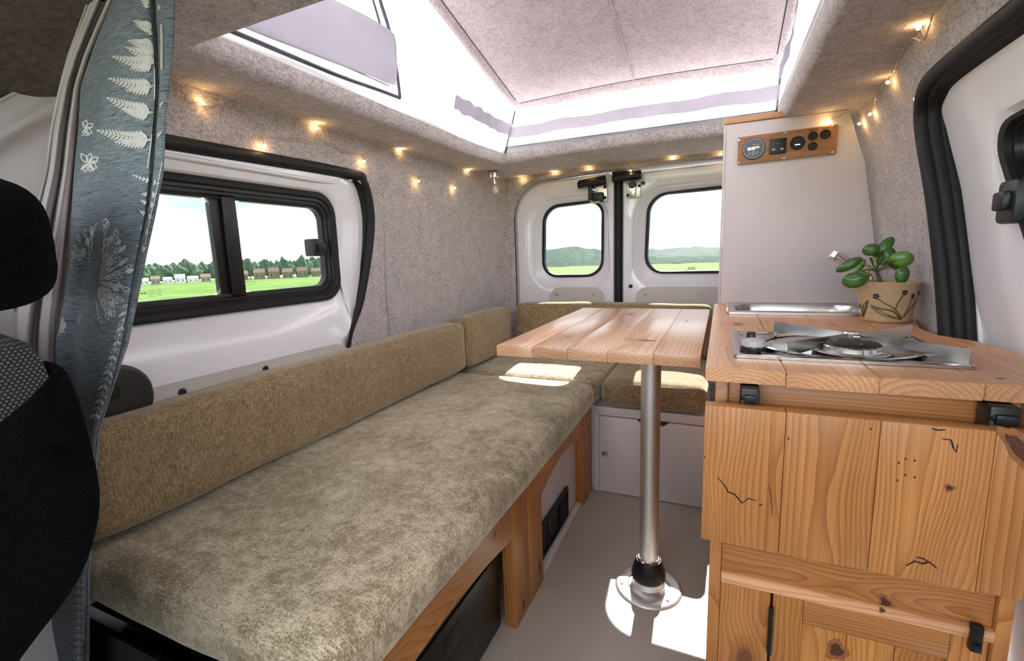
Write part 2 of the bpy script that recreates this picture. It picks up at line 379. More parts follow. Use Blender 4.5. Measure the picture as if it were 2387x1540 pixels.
def tube(name, pts, r, mat, parent=None, seg=8, closed=False):
    vs, fs = tube_geo(pts, r, seg, closed); return auto(mk(name, vs, fs, mat, parent, True), 60)
def merge(name, geos, mat, parent=None, smooth=False):
    V, Fc = [], []
    for vs, fs in geos:
        b = len(V); V += list(vs); Fc += [tuple(i+b for i in f) for f in fs]
    return mk(name, V, Fc, mat, parent, smooth)
def sheet(name, fn, nu, nv, mat, parent=None, thick=0.0, smooth=True, keep=None):
    vs = [fn(i/nu, j/nv) for j in range(nv+1) for i in range(nu+1)]; fs = []
    for j in range(nv):
        for i in range(nu):
            if keep and not keep((i+0.5)/nu, (j+0.5)/nv): continue
            a = j*(nu+1)+i; fs.append((a, a+1, a+nu+2, a+nu+1))
    o = mk(name, vs, fs, mat, parent, smooth)
    if thick:
        md = o.modifiers.new('solid', 'SOLIDIFY'); md.thickness = thick; md.offset = 0
    return o
def qloop(cor, rad, m=6, k=5):
    "rounded quad: four corners (2D or 3D) and four radii, as one closed loop with a fixed number of points"
    cor = [Vector(c) for c in cor]; out = []
    if not isinstance(rad, (list, tuple)): rad = [rad]*4
    arcs = []
    for i in range(4):
        p = cor[i]; a = cor[i-1]-p; b = cor[(i+1) % 4]-p; r = rad[i]
        s = p+a.normalized()*r; e = p+b.normalized()*r
        kk = 0.5523
        c1 = s+(p-s)*kk; c2 = e+(p-e)*kk
        arcs.append([s*(1-t)**3+c1*3*t*(1-t)**2+c2*3*t*t*(1-t)+e*t**3 for t in [q/m for q in range(m+1)]])
    for i in range(4):
        out += arcs[i]; e = arcs[i][-1]; s = arcs[(i+1) % 4][0]
        out += [e.lerp(s, q/k) for q in range(1, k)]
    return out
def loft(name, loops, mat, parent=None, cap0=False, cap1=False, smooth=True, deg=30):
    n = len(loops[0]); vs = [p for L in loops for p in L]; fs = []
    for a in range(len(loops)-1):
        for k in range(n): fs.append((a*n+k, a*n+(k+1) % n, (a+1)*n+(k+1) % n, (a+1)*n+k))
    if cap0: fs.append(tuple(range(n))[::-1])
    if cap1: fs.append(tuple((len(loops)-1)*n+k for k in range(n)))
    bm = bmesh.new(); bv = [bm.verts.new(v) for v in vs]
    for f in fs:
        try: bm.faces.new([bv[i] for i in f])
        except ValueError: pass
    o = from_bm(name, bm, mat, parent); return auto(o, deg)
def sstep(a, b, x):
    t = min(1, max(0, (x-a)/(b-a))); return t*t*(3-2*t)
def lerp(a, b, t): return a+(b-a)*t
def rivet(name, p, d, r, mat, parent, h=None):
    h = h or r*0.5
    return lathe(name, [(0, h), (r*0.45, h), (r*0.5, h*0.6), (r*0.62, h*0.95), (r, h*0.25), (r, 0)], p, mat, parent, d, 12)
def cushion(name, lo, hi, mat, label, cat, r=0.03, bulge=0.006, grp=None, seed=0, cuts=16):
    "upholstered block: rounded box with softly swollen faces and a piped seam"
    lo, hi = Vector(lo), Vector(hi); c = (lo+hi)/2; s = hi-lo
    bm = bmesh.new(); bmesh.ops.create_cube(bm, size=2.0)
    bmesh.ops.subdivide_edges(bm, edges=bm.edges, cuts=cuts, use_grid_fill=True)
    hs = s/2
    for v in bm.verts:
        p = v.co.copy()
        # concentrate vertices near the rounded edges
        q = Vector([math.copysign(1-(1-abs(a))**1.6, a) for a in p])
        w = Vector((q.x*hs.x, q.y*hs.y, q.z*hs.z))
        inner = Vector([max(-(hs[i]-r), min(hs[i]-r, w[i])) for i in range(3)])
        d = w-inner
        if d.length > 1e-9: w = inner+d.normalized()*min(d.length, r) if sum(1 for i in range(3) if abs(d[i]) > 1e-6) > 1 else w
        sw = (1-q.x**2)*(1-q.y**2)+(1-q.y**2)*(1-q.z**2)+(1-q.x**2)*(1-q.z**2)
        nz = noise.noise(Vector((w.x*7+seed, w.y*7, w.z*7)))*0.0035
        nrm = Vector([math.copysign(abs(q[i])**6, q[i]) for i in range(3)])
        w += nrm*(bulge*sw+nz)
        v.co = w
    o = from_bm(name, bm, mat, None, True, Matrix.Translation(c))
    return tag(o, label, cat, grp)

# ================================================================ THE VAN SHELL
YR = 2.05                                     # inner face of the rear wall
def xl(z): return -0.965+0.055*max(0.0, z-0.75)     # felt wall on the left
def xr(z, y=1.5):                                     # felt wall on the right, stepping out behind the door pillar
    return 0.366-0.112*(z-0.69)-0.024*sstep(1.08, 1.20, z)+0.026*sstep(1.14, 1.24, y)
ZC = 1.195                                    # underside of the ceiling ledge
floor = tag(box('floor', (-1.02, -0.9, -0.04), (0.46, 2.12, 0.0), 'floor', None, r=0), 'beige speckled vinyl van floor', None, kind='structure')

# ---- left wall: felt around the sliding-door opening
SEALL = [(1.00, 0.30), (1.01, 0.60), (1.085, 0.74), (1.135, 0.90), (1.145, 1.00), (1.12, 1.075), (1.06, 1.092), (0.6, 1.085), (0.2, 1.08), (0.05, 1.08)]
def door_edge_left(z):
    P = [(1.00, 0.0), (1.00, 0.30), (1.01, 0.60), (1.085, 0.74), (1.135, 0.90), (1.145, 1.0), (1.12, 1.075), (1.06, 1.092)]
    for (y0, z0), (y1, z1) in zip(P, P[1:]):
        if z <= z1: return lerp(y0, y1, (z-z0)/(z1-z0))
    return 1.06
wl = struct('wall_left', 'grey felt lined side wall left of the rear doors', (-0.96, 1.6, 0))
def wl_rear(u, v):
    z = 1.092*v; y0 = door_edge_left(z); y = lerp(y0, YR+0.02, u)
    bow = 0.004*math.sin(u*9)*math.sin(v*7)
    return Vector((xl(z)+bow*0.4+0.012*sstep(0.0, 0.14, u)*0+0.03*sstep(0.93, 1.0, u), y, z))
sheet('felt_panel', wl_rear, 30, 30, 'felt', wl)
def wl_top(u, v):
    z = lerp(1.086, ZC+0.01, v); y = lerp(-0.2, YR+0.02, u); return Vector((xl(z)+0.03*sstep(0.965, 1.0, u), y, z))
sheet('felt_panel', wl_top, 40, 4, 'felt', wl)
# raised felt seam beside the seal
tube('felt_seam', [Vector((xl(z)+0.001, 1.20-0.02*(z < 0.6)*(0.6-z), z)) for z in [0.55+0.05*i for i in range(12)]], 0.0025, 'felt', wl, 6)

# ---- right wall
wrt = struct('wall_right', 'grey felt lined side wall right of the sink', (0.36, 1.6, 0))
def door_edge_right(z):
    P = [(1.065, 0.0), (1.065, 0.69), (1.075, 0.80), (1.10, 0.93), (1.135, 1.04), (1.14, 1.09), (1.10, 1.115), (1.05, 1.125)]
    for (y0, z0), (y1, z1) in zip(P, P[1:]):
        if z <= z1: return lerp(y0, y1, (z-z0)/(z1-z0))
    return 1.05
def wr_rear(u, v):
    z = 1.125*v; y0 = door_edge_right(z); y = lerp(y0, YR+0.02, u**1.4)
    return Vector((xr(z, y+(1.14-y0)*0.9)+0.010*(1-sstep(0, 0.025, u)), y, z))
sheet('felt_panel', wr_rear, 48, 36, 'felt', wrt)
def wr_top(u, v):
    z = lerp(1.118, ZC+0.01, v); y = lerp(-0.2, YR+0.02, u)
    return Vector((xr(z, y)+0.010*(1-sstep(0, 0.12, v))*(1-sstep(0.55, 0.62, u)), y, z))
sheet('felt_panel', wr_top, 60, 6, 'felt', wrt)

# ---- rear wall with the rear-door opening
RD = [Vector((-0.892, 0.30)), Vector((0.295, 0.30)), Vector((0.295, 1.185)), Vector((-0.892, 1.165))]     # opening, x z
opening = qloop(RD, [0.02, 0.02, 0.13, 0.15])
outer = qloop([Vector((-0.985, 0.0)), Vector((0.42, 0.0)), Vector((0.36, 1.24)), Vector((-0.96, 1.24))], [0.01, 0.01, 0.01, 0.01])
def arch(x): return 0.022*(1-((x+0.30)/0.65)**2)
def V3(p, y): return Vector((p[0], y, p[1]+(arch(p[0]) if p[1] > 1.0 else 0)))
loops = [[V3(p, YR+0.05) for p in opening], [V3(p, YR+0.012) for p in opening]]
for t in (0.12, 0.4, 1.0): loops.append([V3(a.lerp(b, t), YR) for a, b in zip(opening, outer)])
w_r = tag(loft('wall_rear', loops, 'felt'), 'grey felt rear wall framing the rear doors', None, kind='structure')

# ---- ceiling ledge around the roof opening (felt, rounded lower lip)
OP = [Vector((-0.785, 0.545)), Vector((0.135, 0.545)), Vector((0.135, 1.745)), Vector((-0.785, 1.745))]
def zc(x, y):                                   # rear ledge arches a little over the doors
    return ZC+arch(x)*sstep(1.45, 1.8, y)*(1-sstep(0.02, 0.14, x))
cl = struct('ceiling', 'grey felt ceiling ledge around the roof opening', (-0.3, 1.2, ZC))
inner = qloop(OP, [0.012, 0.012, 0.014, 0.014], 8, 16)
outc = qloop([Vector((-0.975, 0.40)), Vector((0.36, 0.40)), Vector((0.36, YR+0.03)), Vector((-0.975, YR+0.03))], [0.01]*4, 8, 16)
loops = []
def P3(p, dz): return Vector((p[0], p[1], zc(p[0], p[1])+dz))
cen = Vector((-0.325, 1.145))
loops.append([P3(p, 0.040) for p in inner]); loops.append([P3(p, 0.022) for p in inner])
for an in (25, 50, 75, 90):
    a = math.radians(an); loops.append([P3(p.lerp(q, 0.0)+(q-p).normalized()*0.022*(1-math.cos(a)), 0.022*(1-math.sin(a))) for p, q in zip(inner, outc)])
for t in (0.3, 0.65, 1.0): loops.append([P3(p.lerp(q, t), 0.0) for p, q in zip(inner, outc)])
loft('felt_ledge', loops, 'felt', cl)
# outer roof skin above the ledge keeps daylight out
sk = [[Vector((cen[0]+(p[0]-cen[0])*1.012, cen[1]+(p[1]-cen[1])*1.010, ZC+0.075)) for p in inner], [Vector((p[0], p[1], ZC+0.075)) for p in qloop([Vector((-1.04, -0.28)), Vector((0.43, -0.28)), Vector((0.43, YR+0.14)), Vector((-1.04, YR+0.14))], [0.01]*4, 8, 16)]]
loft('roof_skin', sk, 'white', cl)
# cab headliner in front of the opening, a step lower with a frayed pale felt edge
def headl(u, v):
    x = lerp(-1.0, 0.42, u); y = lerp(-0.28, 0.39, v)
    drop = 0.10*sstep(0.2, 0.0, u)+0.10*sstep(0.8, 1.0, u)
    return Vector((x, y+0.035*sstep(0.25, 0.0, u), 1.170-drop+0.02*math.sin(v*2.2)))
sheet('cab_headliner', headl, 40, 20, 'felt_cab', cl)
def hedge(u, v):
    p = headl(u, 1.0); q = Vector((p.x, p.y+0.045, max(p.z+0.012, 1.115)))
    w = p.lerp(q, v); w.z += 0.010*math.sin(v*math.pi)+0.002*noise.noise(Vector((u*60, v*9, 0))); return w
sheet('headliner_edge', hedge, 80, 5, 'felt', cl)
sheet('ledge_front', lambda u, v: hedge(u, 1.0).lerp(Vector((lerp(-1.0, 0.42, u), 0.455, ZC)), v), 40, 3, 'felt', cl)

# ---- body sides and cab lower body (outside of the panels)
tag(box('trim_1', (-1.04, -0.95, -0.05), (-1.0, 0.20, 0.78), 'dkgrey', None, r=0.01), 'dark lower cab door card beside the driver seat', None, kind='structure')

tag(box('trim_4', (0.44, -0.95, -0.05), (0.47, 0.30, 0.78), 'dkgrey', None, r=0.01), 'dark lower cab door card on the passenger side', None, kind='structure')
dash = thing('dashboard', 'dark grey dashboard at the front of the cab', 'dashboard', (-0.29, -0.8, 0)); dash['kind'] = 'structure'; del dash['category']
prism('dash_body', [(-0.98, 0.0), (-0.66, 0.0), (-0.62, 0.45), (-0.56, 0.66), (-0.64, 0.74), (-0.98, 0.78)], -0.995, 0.435, 0, 'dkgrey', dash, r=0.02)
# body skin around the rear doors
loft('body_skin', [[Vector((p[0], 2.124, p[1])) for p in qloop([Vector((-0.878, 0.32)), Vector((0.280, 0.32)), Vector((0.280, 1.175)), Vector((-0.878, 1.162))], [0.02, 0.02, 0.13, 0.15])], [Vector((p[0], 2.124, p[1])) for p in qloop([Vector((-1.05, -0.1)), Vector((0.48, -0.1)), Vector((0.44, 1.30)), Vector((-1.04, 1.30))], 0.02)]], 'white', w_r)

# ================================================================ LEFT SLIDING DOOR
d1 = struct('door_1', 'white sliding door with a black framed window above the bench', (-0.97, 0.6, 0.3))
FZ0, FZ1, FY0, FY1 = 0.757, 1.028, 0.24, 1.000
def dx1(y, z):
    x = -0.957
    if z < FZ0: x += 0.034*sstep(0, 0.085, FZ0-z)
    if z > FZ1: x += 0.004*sstep(0, 0.03, z-FZ1)
    ed = door_edge_left(z)-y
    x = lerp(-0.972, x, sstep(0.0, 0.075, ed))
    return x
lA = qloop([Vector((FY0, FZ0)), Vector((FY1, FZ0)), Vector((FY1, FZ1)), Vector((FY0, FZ1))], [0.05, 0.06, 0.05, 0.05], 8, 24)
lD = qloop([Vector((0.02, 0.0)), Vector((1.005, 0.0)), Vector((1.150, 1.098)), Vector((0.02, 1.098))], [0.02, 0.02, 0.07, 0.02], 8, 24)
lD = [Vector((min(p[0], door_edge_left(p[1])-0.004), p[1])) for p in lD]
loops = []
for t in [0, 0.06, 0.14, 0.22, 0.3, 0.4, 0.5, 0.62, 0.74, 0.86, 1.0]:
    L = []
    for a, b in zip(lA, lD):
        p = a.lerp(b, t); p = Vector((min(p[0], door_edge_left(p[1])-0.004), p[1])); x = dx1(p[0], p[1])-0.012*(1-sstep(0, 0.10, t))
        L.append(Vector((x, p[0], p[1])))
    loops.append(L)
loft('inner_panel', loops, 'white', d1)
# pressed groove along the top of the door
tube('pressed_ridge', [Vector((-0.949, y, 1.060-0.004*abs(y-0.6))) for y in [0.3+0.07*i for i in range(11)]], [0.0005]+[0.005]*9+[0.0005], 'white', d1, 8)
# lower lining board with screws
bl = qloop([Vector((0.10, 0.36)), Vector((0.985, 0.36)), Vector((0.985, 0.640)), Vector((0.10, 0.645))], [0.02, 0.02, 0.07, 0.02], 6, 6)
loft('lining_board', [[Vector((dx1(p[0], p[1])-0.001, p[0], p[1])) for p in bl], [Vector((-0.922, p[0], p[1])) for p in bl]], 'trimboard', d1, cap1=True)
for (u, v) in ((425, 914), (619, 860)):
    p = at(u, v, 0, -0.922); rivet('screw', p, (1, 0, 0), 0.008, 'dkgrey', d1)
# window frame
wf = struct('window_1', None, (-0.97, 0.6, 0.76)); wf.parent = d1; wf.matrix_parent_inverse = WMX[d1.name].inverted(); del wf['kind']
def fl(d, x, r0=0.055): return [Vector((x, p[0], p[1])) for p in qloop([Vector((FY0+d, FZ0+d)), Vector((FY1-d, FZ0+d)), Vector((FY1-d, FZ1-d)), Vector((FY0+d, FZ1-d))], max(0.012, r0-d*0.6), 8, 6)]
loft('frame_lip', [fl(-0.004, -0.975), fl(-0.004, -0.959), fl(0.002, -0.955), fl(0.010, -0.9555), fl(0.014, -0.960), fl(0.016, -0.975)], 'rubber', wf)
loft('window_frame', [fl(0.013, -0.975), fl(0.013, -0.960), fl(0.020, -0.9595), fl(0.022, -0.964), fl(0.028, -0.964), fl(0.030, -0.970), fl(0.036, -0.971), fl(0.036, -0.988)], 'black', wf)
box('divider_bar', (-0.988, 0.690, FZ0+0.03), (-0.966, 0.722, FZ1-0.03), 'black', wf, r=0.003, axis='zx')
box('divider_bar', (-0.990, 0.668, FZ0+0.03), (-0.974, 0.692, FZ1-0.03), 'black', wf, r=0.003, axis='zx')
def pane(name, y0, y1, z0, z1, x, parent, mat='dimmed_pane', r=0.03):
    L = qloop([Vector((y0, z0)), Vector((y1, z0)), Vector((y1, z1)), Vector((y0, z1))], r, 5, 2)
    return loft(name, [[Vector((x, p[0], p[1])) for p in L]]*2, mat, parent, cap1=True) if False else mk(name, [Vector((x, p[0], p[1])) for p in L], [tuple(range(len(L)))], mat, parent)
pane('pane', FY0+0.034, 0.672, FZ0+0.034, FZ1-0.034, -0.976, wf)
pane('pane', 0.716, FY1-0.034, FZ0+0.034, FZ1-0.034, -0.973, wf)
# bright channel edge under the front pane
box('channel_edge', (-0.9745, 0.26, FZ0+0.0295), (-0.9725, 0.66, FZ0+0.0315), 'alu', wf, r=0)
# sliding-window catch
p = at(742, 577, 0, -0.955)
ct = box('window_catch', (-0.975, p.y-0.028, p.z-0.022), (-0.940, p.y+0.006, p.z+0.022), 'dkgrey', wf, r=0.005)
box('catch_lever', (-0.942, p.y-0.018, p.z-0.010), (-0.928, p.y+0.002, p.z+0.010), 'black', ct, r=0.003)
# etched marks on the panes
def etched(u, v, x, s):
    p = at(u, v, 0, x); G = []
    def bar(y0, y1, z0, z1):
        vs = [Vector((x, p.y+a*s, p.z+b*s)) for a, b in ((y0, z0), (y1, z0), (y1, z1), (y0, z1))]; G.append((vs, [(0, 1, 2, 3)]))
    for q in ((-0.5, 0.5, 0.48, 0.5), (-0.5, 0.5, -0.5, -0.48), (-0.5, -0.48, -0.5, 0.5), (0.48, 0.5, -0.5, 0.5), (-0.34, -0.02, 0.12, 0.24), (0.06, 0.34, 0.12, 0.26)): bar(*q)
    for i in range(4):
        bar(0.65, 1.45, 0.42-0.26*i, 0.46-0.26*i); bar(1.6, 2.3, 0.46-0.26*i, 0.50-0.26*i)
    return merge('etched_mark', G, 'zip', wf)
etched(334, 687, -0.9752, 0.014); etched(571, 659, -0.9722, 0.012)
# seal around the door opening
pts = [Vector((xl(z)-0.006, y-0.004, z)) for y, z in SEALL]
tube('rubber_seal', catmull(pts, 6), 0.0150, 'rubber', d1, 10)
tube('rubber_seal', catmull([p+Vector((-0.010, -0.012, 0)) for p in pts], 6), 0.010, 'rubber', d1, 8)
# door pull pocket
hc = at(262, 885, 0, -0.92)
hp = prism('pull_pocket', [(q[0], q[1]) for q in qloop([Vector((0.30, 0.575)), Vector((0.478, 0.600)), Vector((0.478, 0.695)), Vector((0.30, 0.705))], [0.01, 0.035, 0.05, 0.01], 6, 3)], -0.945, -0.905, 0, 'dkgrey', d1, r=0.008, seg=3)
q = at(258, 905, 0, -0.904)
pf = box('pocket_rim', (-0.906, q.y-0.03, q.z-0.019), (-0.9035, q.y+0.012, q.z+0.016), 'black', hp, r=0.001)
box('pocket_tab', (-0.9045, q.y-0.02, q.z-0.010), (-0.9015, q.y+0.004, q.z+0.008), 'dkgrey', pf, r=0.001)

# ================================================================ REAR DOORS
def rear_door(name, label, x0, x1, wx0, wx1, wz0, wz1, rads, trim_x, screws, wr):
    d = struct(name, label, ((x0+x1)/2, 2.08, 0.3))
    ww = qloop([Vector((wx0, wz0)), Vector((wx1, wz0)), Vector((wx1+0.004, wz1)), Vector((wx0+0.012, wz1-0.012))], wr, 8, 8)
    oo = qloop([Vector((x0, 0.31)), Vector((x1, 0.31)), Vector((x1, 1.185)), Vector((x0, 1.175))], rads, 8, 8)
    mid = qloop([Vector((wx0-0.055, wz0-0.075)), Vector((wx1+0.045, wz0-0.075)), Vector((wx1+0.04, wz1+0.03)), Vector((wx0-0.045, wz1+0.02))], [r+0.05 for r in wr], 8, 8)
    def S(L, y): return [Vector((p[0], y, p[1])) for p in L]
    def mixl(A, B, t): return [a.lerp(b, t) for a, b in zip(A, B)]
    loft('inner_panel', [S(ww, 2.128), S(mixl(ww, mid, 0.10), 2.122), S(mixl(ww, mid, 0.35), 2.116), S(mixl(ww, mid, 0.72), 2.106), S(mixl(ww, mid, 0.92), 2.092), S(mid, 2.078), S(mixl(mid, oo, 0.15), 2.074), S(mixl(mid, oo, 0.85), 2.074), S(oo, 2.082), S(oo, 2.12)], 'white', d)
    # rubber ring and pane
    off = lambda dd: [p+(p-Vector(((wx0+wx1)/2, (wz0+wz1)/2))).normalized()*dd for p in ww]
    loft('rubber_ring', [S(off(0.010), 2.126), S(off(0.008), 2.117), S(off(-0.003), 2.116), S(off(-0.006), 2.124), S(off(-0.006), 2.134)], 'rubber', d)
    L = S(off(0.004), 2.131); mk('pane', L, [tuple(range(len(L)))], 'glass', d)
    tl = qloop([Vector((trim_x[0], 0.40)), Vector((trim_x[1], 0.40)), Vector((trim_x[1], 0.700)), Vector((trim_x[0], 0.700))], [0.02, 0.02, 0.05, 0.05], 6, 3)
    loft('lining_board', [S(tl, 2.076), S(tl, 2.068)], 'trimboard', d, cap1=True)
    for sx in screws: rivet('screw', (sx, 2.068, 0.668), (0, -1, 0), 0.006, 'zinc', d)
    return d
a = at(1250, 480, 1, 2.12); b = at(1403, 640, 1, 2.12)
d2 = rear_door('door_2', 'narrow white rear door with a rounded window', -0.888, -0.428, -0.772, -0.492, 0.752, 1.078, [0.02, 0.02, 0.03, 0.15], (-0.725, -0.470), (-0.690, -0.520), [0.07, 0.07, 0.06, 0.07])
d3 = rear_door('door_3', 'wide white rear door behind the tall white panel', -0.392, 0.290, -0.300, 0.20, 0.760, 1.096, [0.02, 0.02, 0.13, 0.03], (-0.335, 0.24), (-0.295, -0.075), [0.075]*4)
lathe('grommet', [(0, 0.004), (0.007, 0.004), (0.009, 0.0)], at(1470, 667, 1, 2.074), 'black', d3, (0, -1, 0), 14)
lathe('grommet', [(0, 0.004), (0.006, 0.004), (0.008, 0.0)], at(1499, 426, 1, 2.074), 'black', d3, (0, -1, 0), 14)
tag(tube('trim_2', catmull([Vector((-0.410-0.000*i, 2.078, 1.185-0.125*i)) for i in range(8)], 2), 0.013, 'rubber', None, 8), 'black rubber strip between the two rear doors', None, kind='structure')
sl = qloop([Vector((-0.893, 0.32)), Vector((0.293, 0.32)), Vector((0.293, 1.187)), Vector((-0.893, 1.170))], [0.02, 0.02, 0.13, 0.15], 8, 12)
tag(tube('trim_3', [Vector((p[0], 2.070, p[1]+(arch(p[0]) if p[1] > 1.0 else 0))) for p in sl], 0.004, 'rubber', None, 6, closed=True), 'thin black rubber line around the rear doors', None, kind='structure')
box('joint_sun_block', (-0.440, 2.088, 0.32), (-0.380, 2.11, 1.19), 'rubber', d3, r=0.002, axis='z')  # unseen filler, added to stop sun leaking between the rear doors
# latches
def latch(name, label, u0, u1, v, tilt, yb, parts):
    A = at(u0, v[0], 1, yb); B = at(u1, v[1], 1, yb)
    t = thing(name, label, 'latch', (A+B)/2)
    dv = (B-A); n = 9
    tube('latch_bar', [A.lerp(B, i/8) for i in range(9)], 0.0155, 'black', t, 10)
    tube('latch_cover', [A.lerp(B, 0.02+i/8*0.96)+Vector((0, 0.006, 0.012)) for i in range(9)], 0.010, 'black', t, 8)
    return t
l1 = latch('door_latch', 'black latch with zinc bracket at the top of the narrow rear door', 1348, 1412, (432, 420), 0, 2.045, None)
c = at(1393, 447, 1, 2.055)
box('bracket_plate', (c.x-0.035, 2.058, c.z-0.042), (c.x+0.040, 2.066, c.z+0.030), 'zinc', l1, r=0.003)
for dx, dz in ((0.031, 0.018), (0.031, -0.026)): rivet('bolt', (c.x+dx, 2.058, c.z+dz), (0, -1, 0), 0.007, 'black', l1)
box('catch_body', (c.x-0.020, 2.035, c.z-0.044), (c.x+0.028, 2.060, c.z-0.004), 'black', l1, r=0.006)
box('catch_arm', (c.x-0.036, 2.030, c.z-0.036), (c.x-0.020, 2.058, c.z+0.030), 'black', l1, r=0.004)
box('pull_tab', (c.x-0.026, 2.026, c.z-0.048), (c.x+0.016, 2.050, c.z-0.041), 'lime', l1, r=0.002)
tube('spring_wire', catmull([(c.x-0.03, 2.036, c.z+0.012), (c.x-0.018, 2.030, c.z+0.014), (c.x-0.012, 2.030, c.z+0.006), (c.x+0.004, 2.034, c.z+0.004)], 4), 0.0025, 'chrome', l1, 6)
l2 = latch('door_latch', 'black latch with chrome hook at the top of the wide rear door', 1428, 1495, (416, 408), 0, 2.050, None)
c = at(1476, 440, 1, 2.06)
box('bracket_plate', (c.x-0.028, 2.060, c.z-0.036), (c.x+0.030, 2.068, c.z+0.028), 'zinc', l2, r=0.003)
for dx, dz in ((-0.022, -0.024), (0.024, 0.010)): rivet('bolt', (c.x+dx, 2.060, c.z+dz), (0, -1, 0), 0.006, 'black', l2)
lathe('hook_boss', [(0, 0.03), (0.012, 0.03), (0.015, 0.024), (0.015, 0.0)], (c.x, 2.058, c.z+0.014), 'black', l2, (0, -1, 0), 16)
prism('hook', [(c.x-0.014, c.z+0.012), (c.x+0.014, c.z+0.012), (c.x+0.013, c.z-0.018), (c.x+0.009, c.z-0.036), (c.x-0.006, c.z-0.036), (c.x-0.013, c.z-0.018)], 2.034, 2.058, 1, 'brushed', l2, r=0.003)

# ================================================================ RIGHT SLIDING DOOR
d4 = struct('door_4', 'white sliding door at the right beside the worktop', (0.40, 0.6, 0.3))
def dx4(y, z): return xr(z, 0.9)+0.036+0.022*sstep(0.80, 0.66, z)*0.5-0.012*sstep(0.98, 1.12, z)
W4 = [Vector((0.30, 0.765)), Vector((0.845, 0.800)), Vector((0.955, 1.015)), Vector((0.30, 1.045))]
lA = qloop(W4, [0.05, 0.06, 0.06, 0.05], 8, 8)
lD = qloop([Vector((-0.05, 0.0)), Vector((1.075, 0.0)), Vector((1.150, 1.125)), Vector((-0.05, 1.135))], [0.02, 0.02, 0.06, 0.02], 8, 8)
loops = []
for t in [0, 0.08, 0.16, 0.3, 0.45, 0.6, 0.75, 0.88, 1.0]:
    L = []
    for a, b in zip(lA, lD):
        p = a.lerp(b, t); L.append(Vector((dx4(p[0], p[1])+0.018*(1-sstep(0, 0.2, t)), p[0], p[1])))
    loops.append(L)
loft('inner_panel', loops, 'white', d4)
wf4 = thing('window_2', None, None, (0.4, 0.6, 0.8), parent=d4)
c4c = Vector((0.60, 0.905))
def f4(d, dx):
    return [Vector((dx4(p[0], p[1])+dx, p[0]+(c4c-p).normalized()[0]*d, p[1]+(c4c-p).normalized()[1]*d)) for p in lA]
loft('frame_lip', [f4(-0.008, 0.02), f4(-0.008, -0.006), f4(0.002, -0.012), f4(0.014, -0.010), f4(0.018, 0.004)], 'rubber', wf4)
loft('window_frame', [f4(0.016, 0.012), f4(0.016, -0.002), f4(0.026, -0.003), f4(0.030, 0.006), f4(0.044, 0.008), f4(0.047, 0.024)], 'black', wf4)
loft('window_trim', [f4(0.031, 0.0065), f4(0.034, 0.002), f4(0.036, 0.0075)], 'dkgrey', wf4)
L = f4(0.044, 0.018); mk('pane', L, [tuple(range(len(L)))], 'glass', wf4)
p = at(2368, 470, 0, 0.375)
ct = box('window_catch', (p.x-0.016, p.y-0.035, p.z-0.030), (p.x+0.02, p.y+0.016, p.z+0.030), 'dkgrey', wf4, r=0.007)
box('catch_lever', (p.x-0.026, p.y-0.028, p.z-0.012), (p.x-0.014, p.y+0.002, p.z+0.014), 'black', ct, r=0.004)
SEALR = [(1.058, 0.30), (1.06, 0.55), (1.062, 0.69), (1.072, 0.80), (1.098, 0.93), (1.132, 1.035), (1.138, 1.085), (1.105, 1.115), (1.04, 1.126), (0.8, 1.126), (0.5, 1.126), (0.2, 1.126)]
tube('metal_edge', catmull([Vector((xr(z, 0.9)+0.043, y-0.016, z-(0.012 if z > 1.1 else 0))) for y, z in SEALR], 8), 0.004, 'white', d4, 8)
for i, (dx, dy, r) in enumerate(((0.004, 0.0, 0.0125), (0.018, -0.008, 0.0115), (0.031, -0.010, 0.0105))):
    tube('rubber_seal', catmull([Vector((xr(z, 0.9)+dx, y+dy, z-(0.004*i if z > 1.1 else 0))) for y, z in SEALR], 8), r, 'rubber', d4, 10)

# ================================================================ POP-TOP ROOF
def zlid(y): return 1.393+0.245*(1.8-y)
pt = thing('pop_top_roof', 'raised pop-top roof with white canvas sides and a felt lined lid', 'roof', (-0.31, 1.2, 1.25))
LX0, LX1, LY0, LY1 = -0.752, 0.158, 0.42, 1.80
def lid(u, v):
    x = lerp(LX0, LX1, u); y = lerp(LY0, LY1, v); return Vector((x, y, zlid(y)+0.018+0.012*math.sin(u*math.pi)))
# lid: border band and recessed-joint main panel
sheet('lid_panel', lambda u, v: lid(0.0255+0.949*u, 0.0+v*(1-0.0265)), 40, 40, 'felt_lid', pt)
def border(u, v):
    # u runs along the left edge, rear edge, right edge ; v from inner to outer
    if u < 0.34: t = u/0.34; a = lid(0.026, t*0.972); b = lid(0.0, t)
    elif u < 0.66: t = (u-0.34)/0.32; a = lid(0.026+0.948*t, 0.972); b = lid(t, 1.0)
    else: t = (u-0.66)/0.34; a = lid(0.974, 0.972*(1-t)); b = lid(1.0, 1-t)
    p = a.lerp(b, v); p.z -= 0.010*math.sin(min(1, v*1.15)*math.pi*0.72)+0.006*v; return p
sheet('lid_border', border, 90, 5, 'felt_lid', pt)
tube('lid_groove', [lid(0.027, 0.02+0.951*i/20)+Vector((0, 0, 0.002)) for i in range(21)]+[lid(0.027+0.946*i/20, 0.971)+Vector((0, 0, 0.002)) for i in range(21)]+[lid(0.973, 0.971-0.951*i/20)+Vector((0, 0, 0.002)) for i in range(21)], 0.0028, 'gap', pt, 6)
tube('lid_seam', [lid(0.50, 0.02+0.95*i/20)+Vector((0, 0, -0.0012)) for i in range(21)], 0.0016, 'felt_lid', pt, 6)
sheet('lid_shell', lambda u, v: lid(u, v)+Vector((0, 0, 0.035)), 10, 10, 'white', pt)
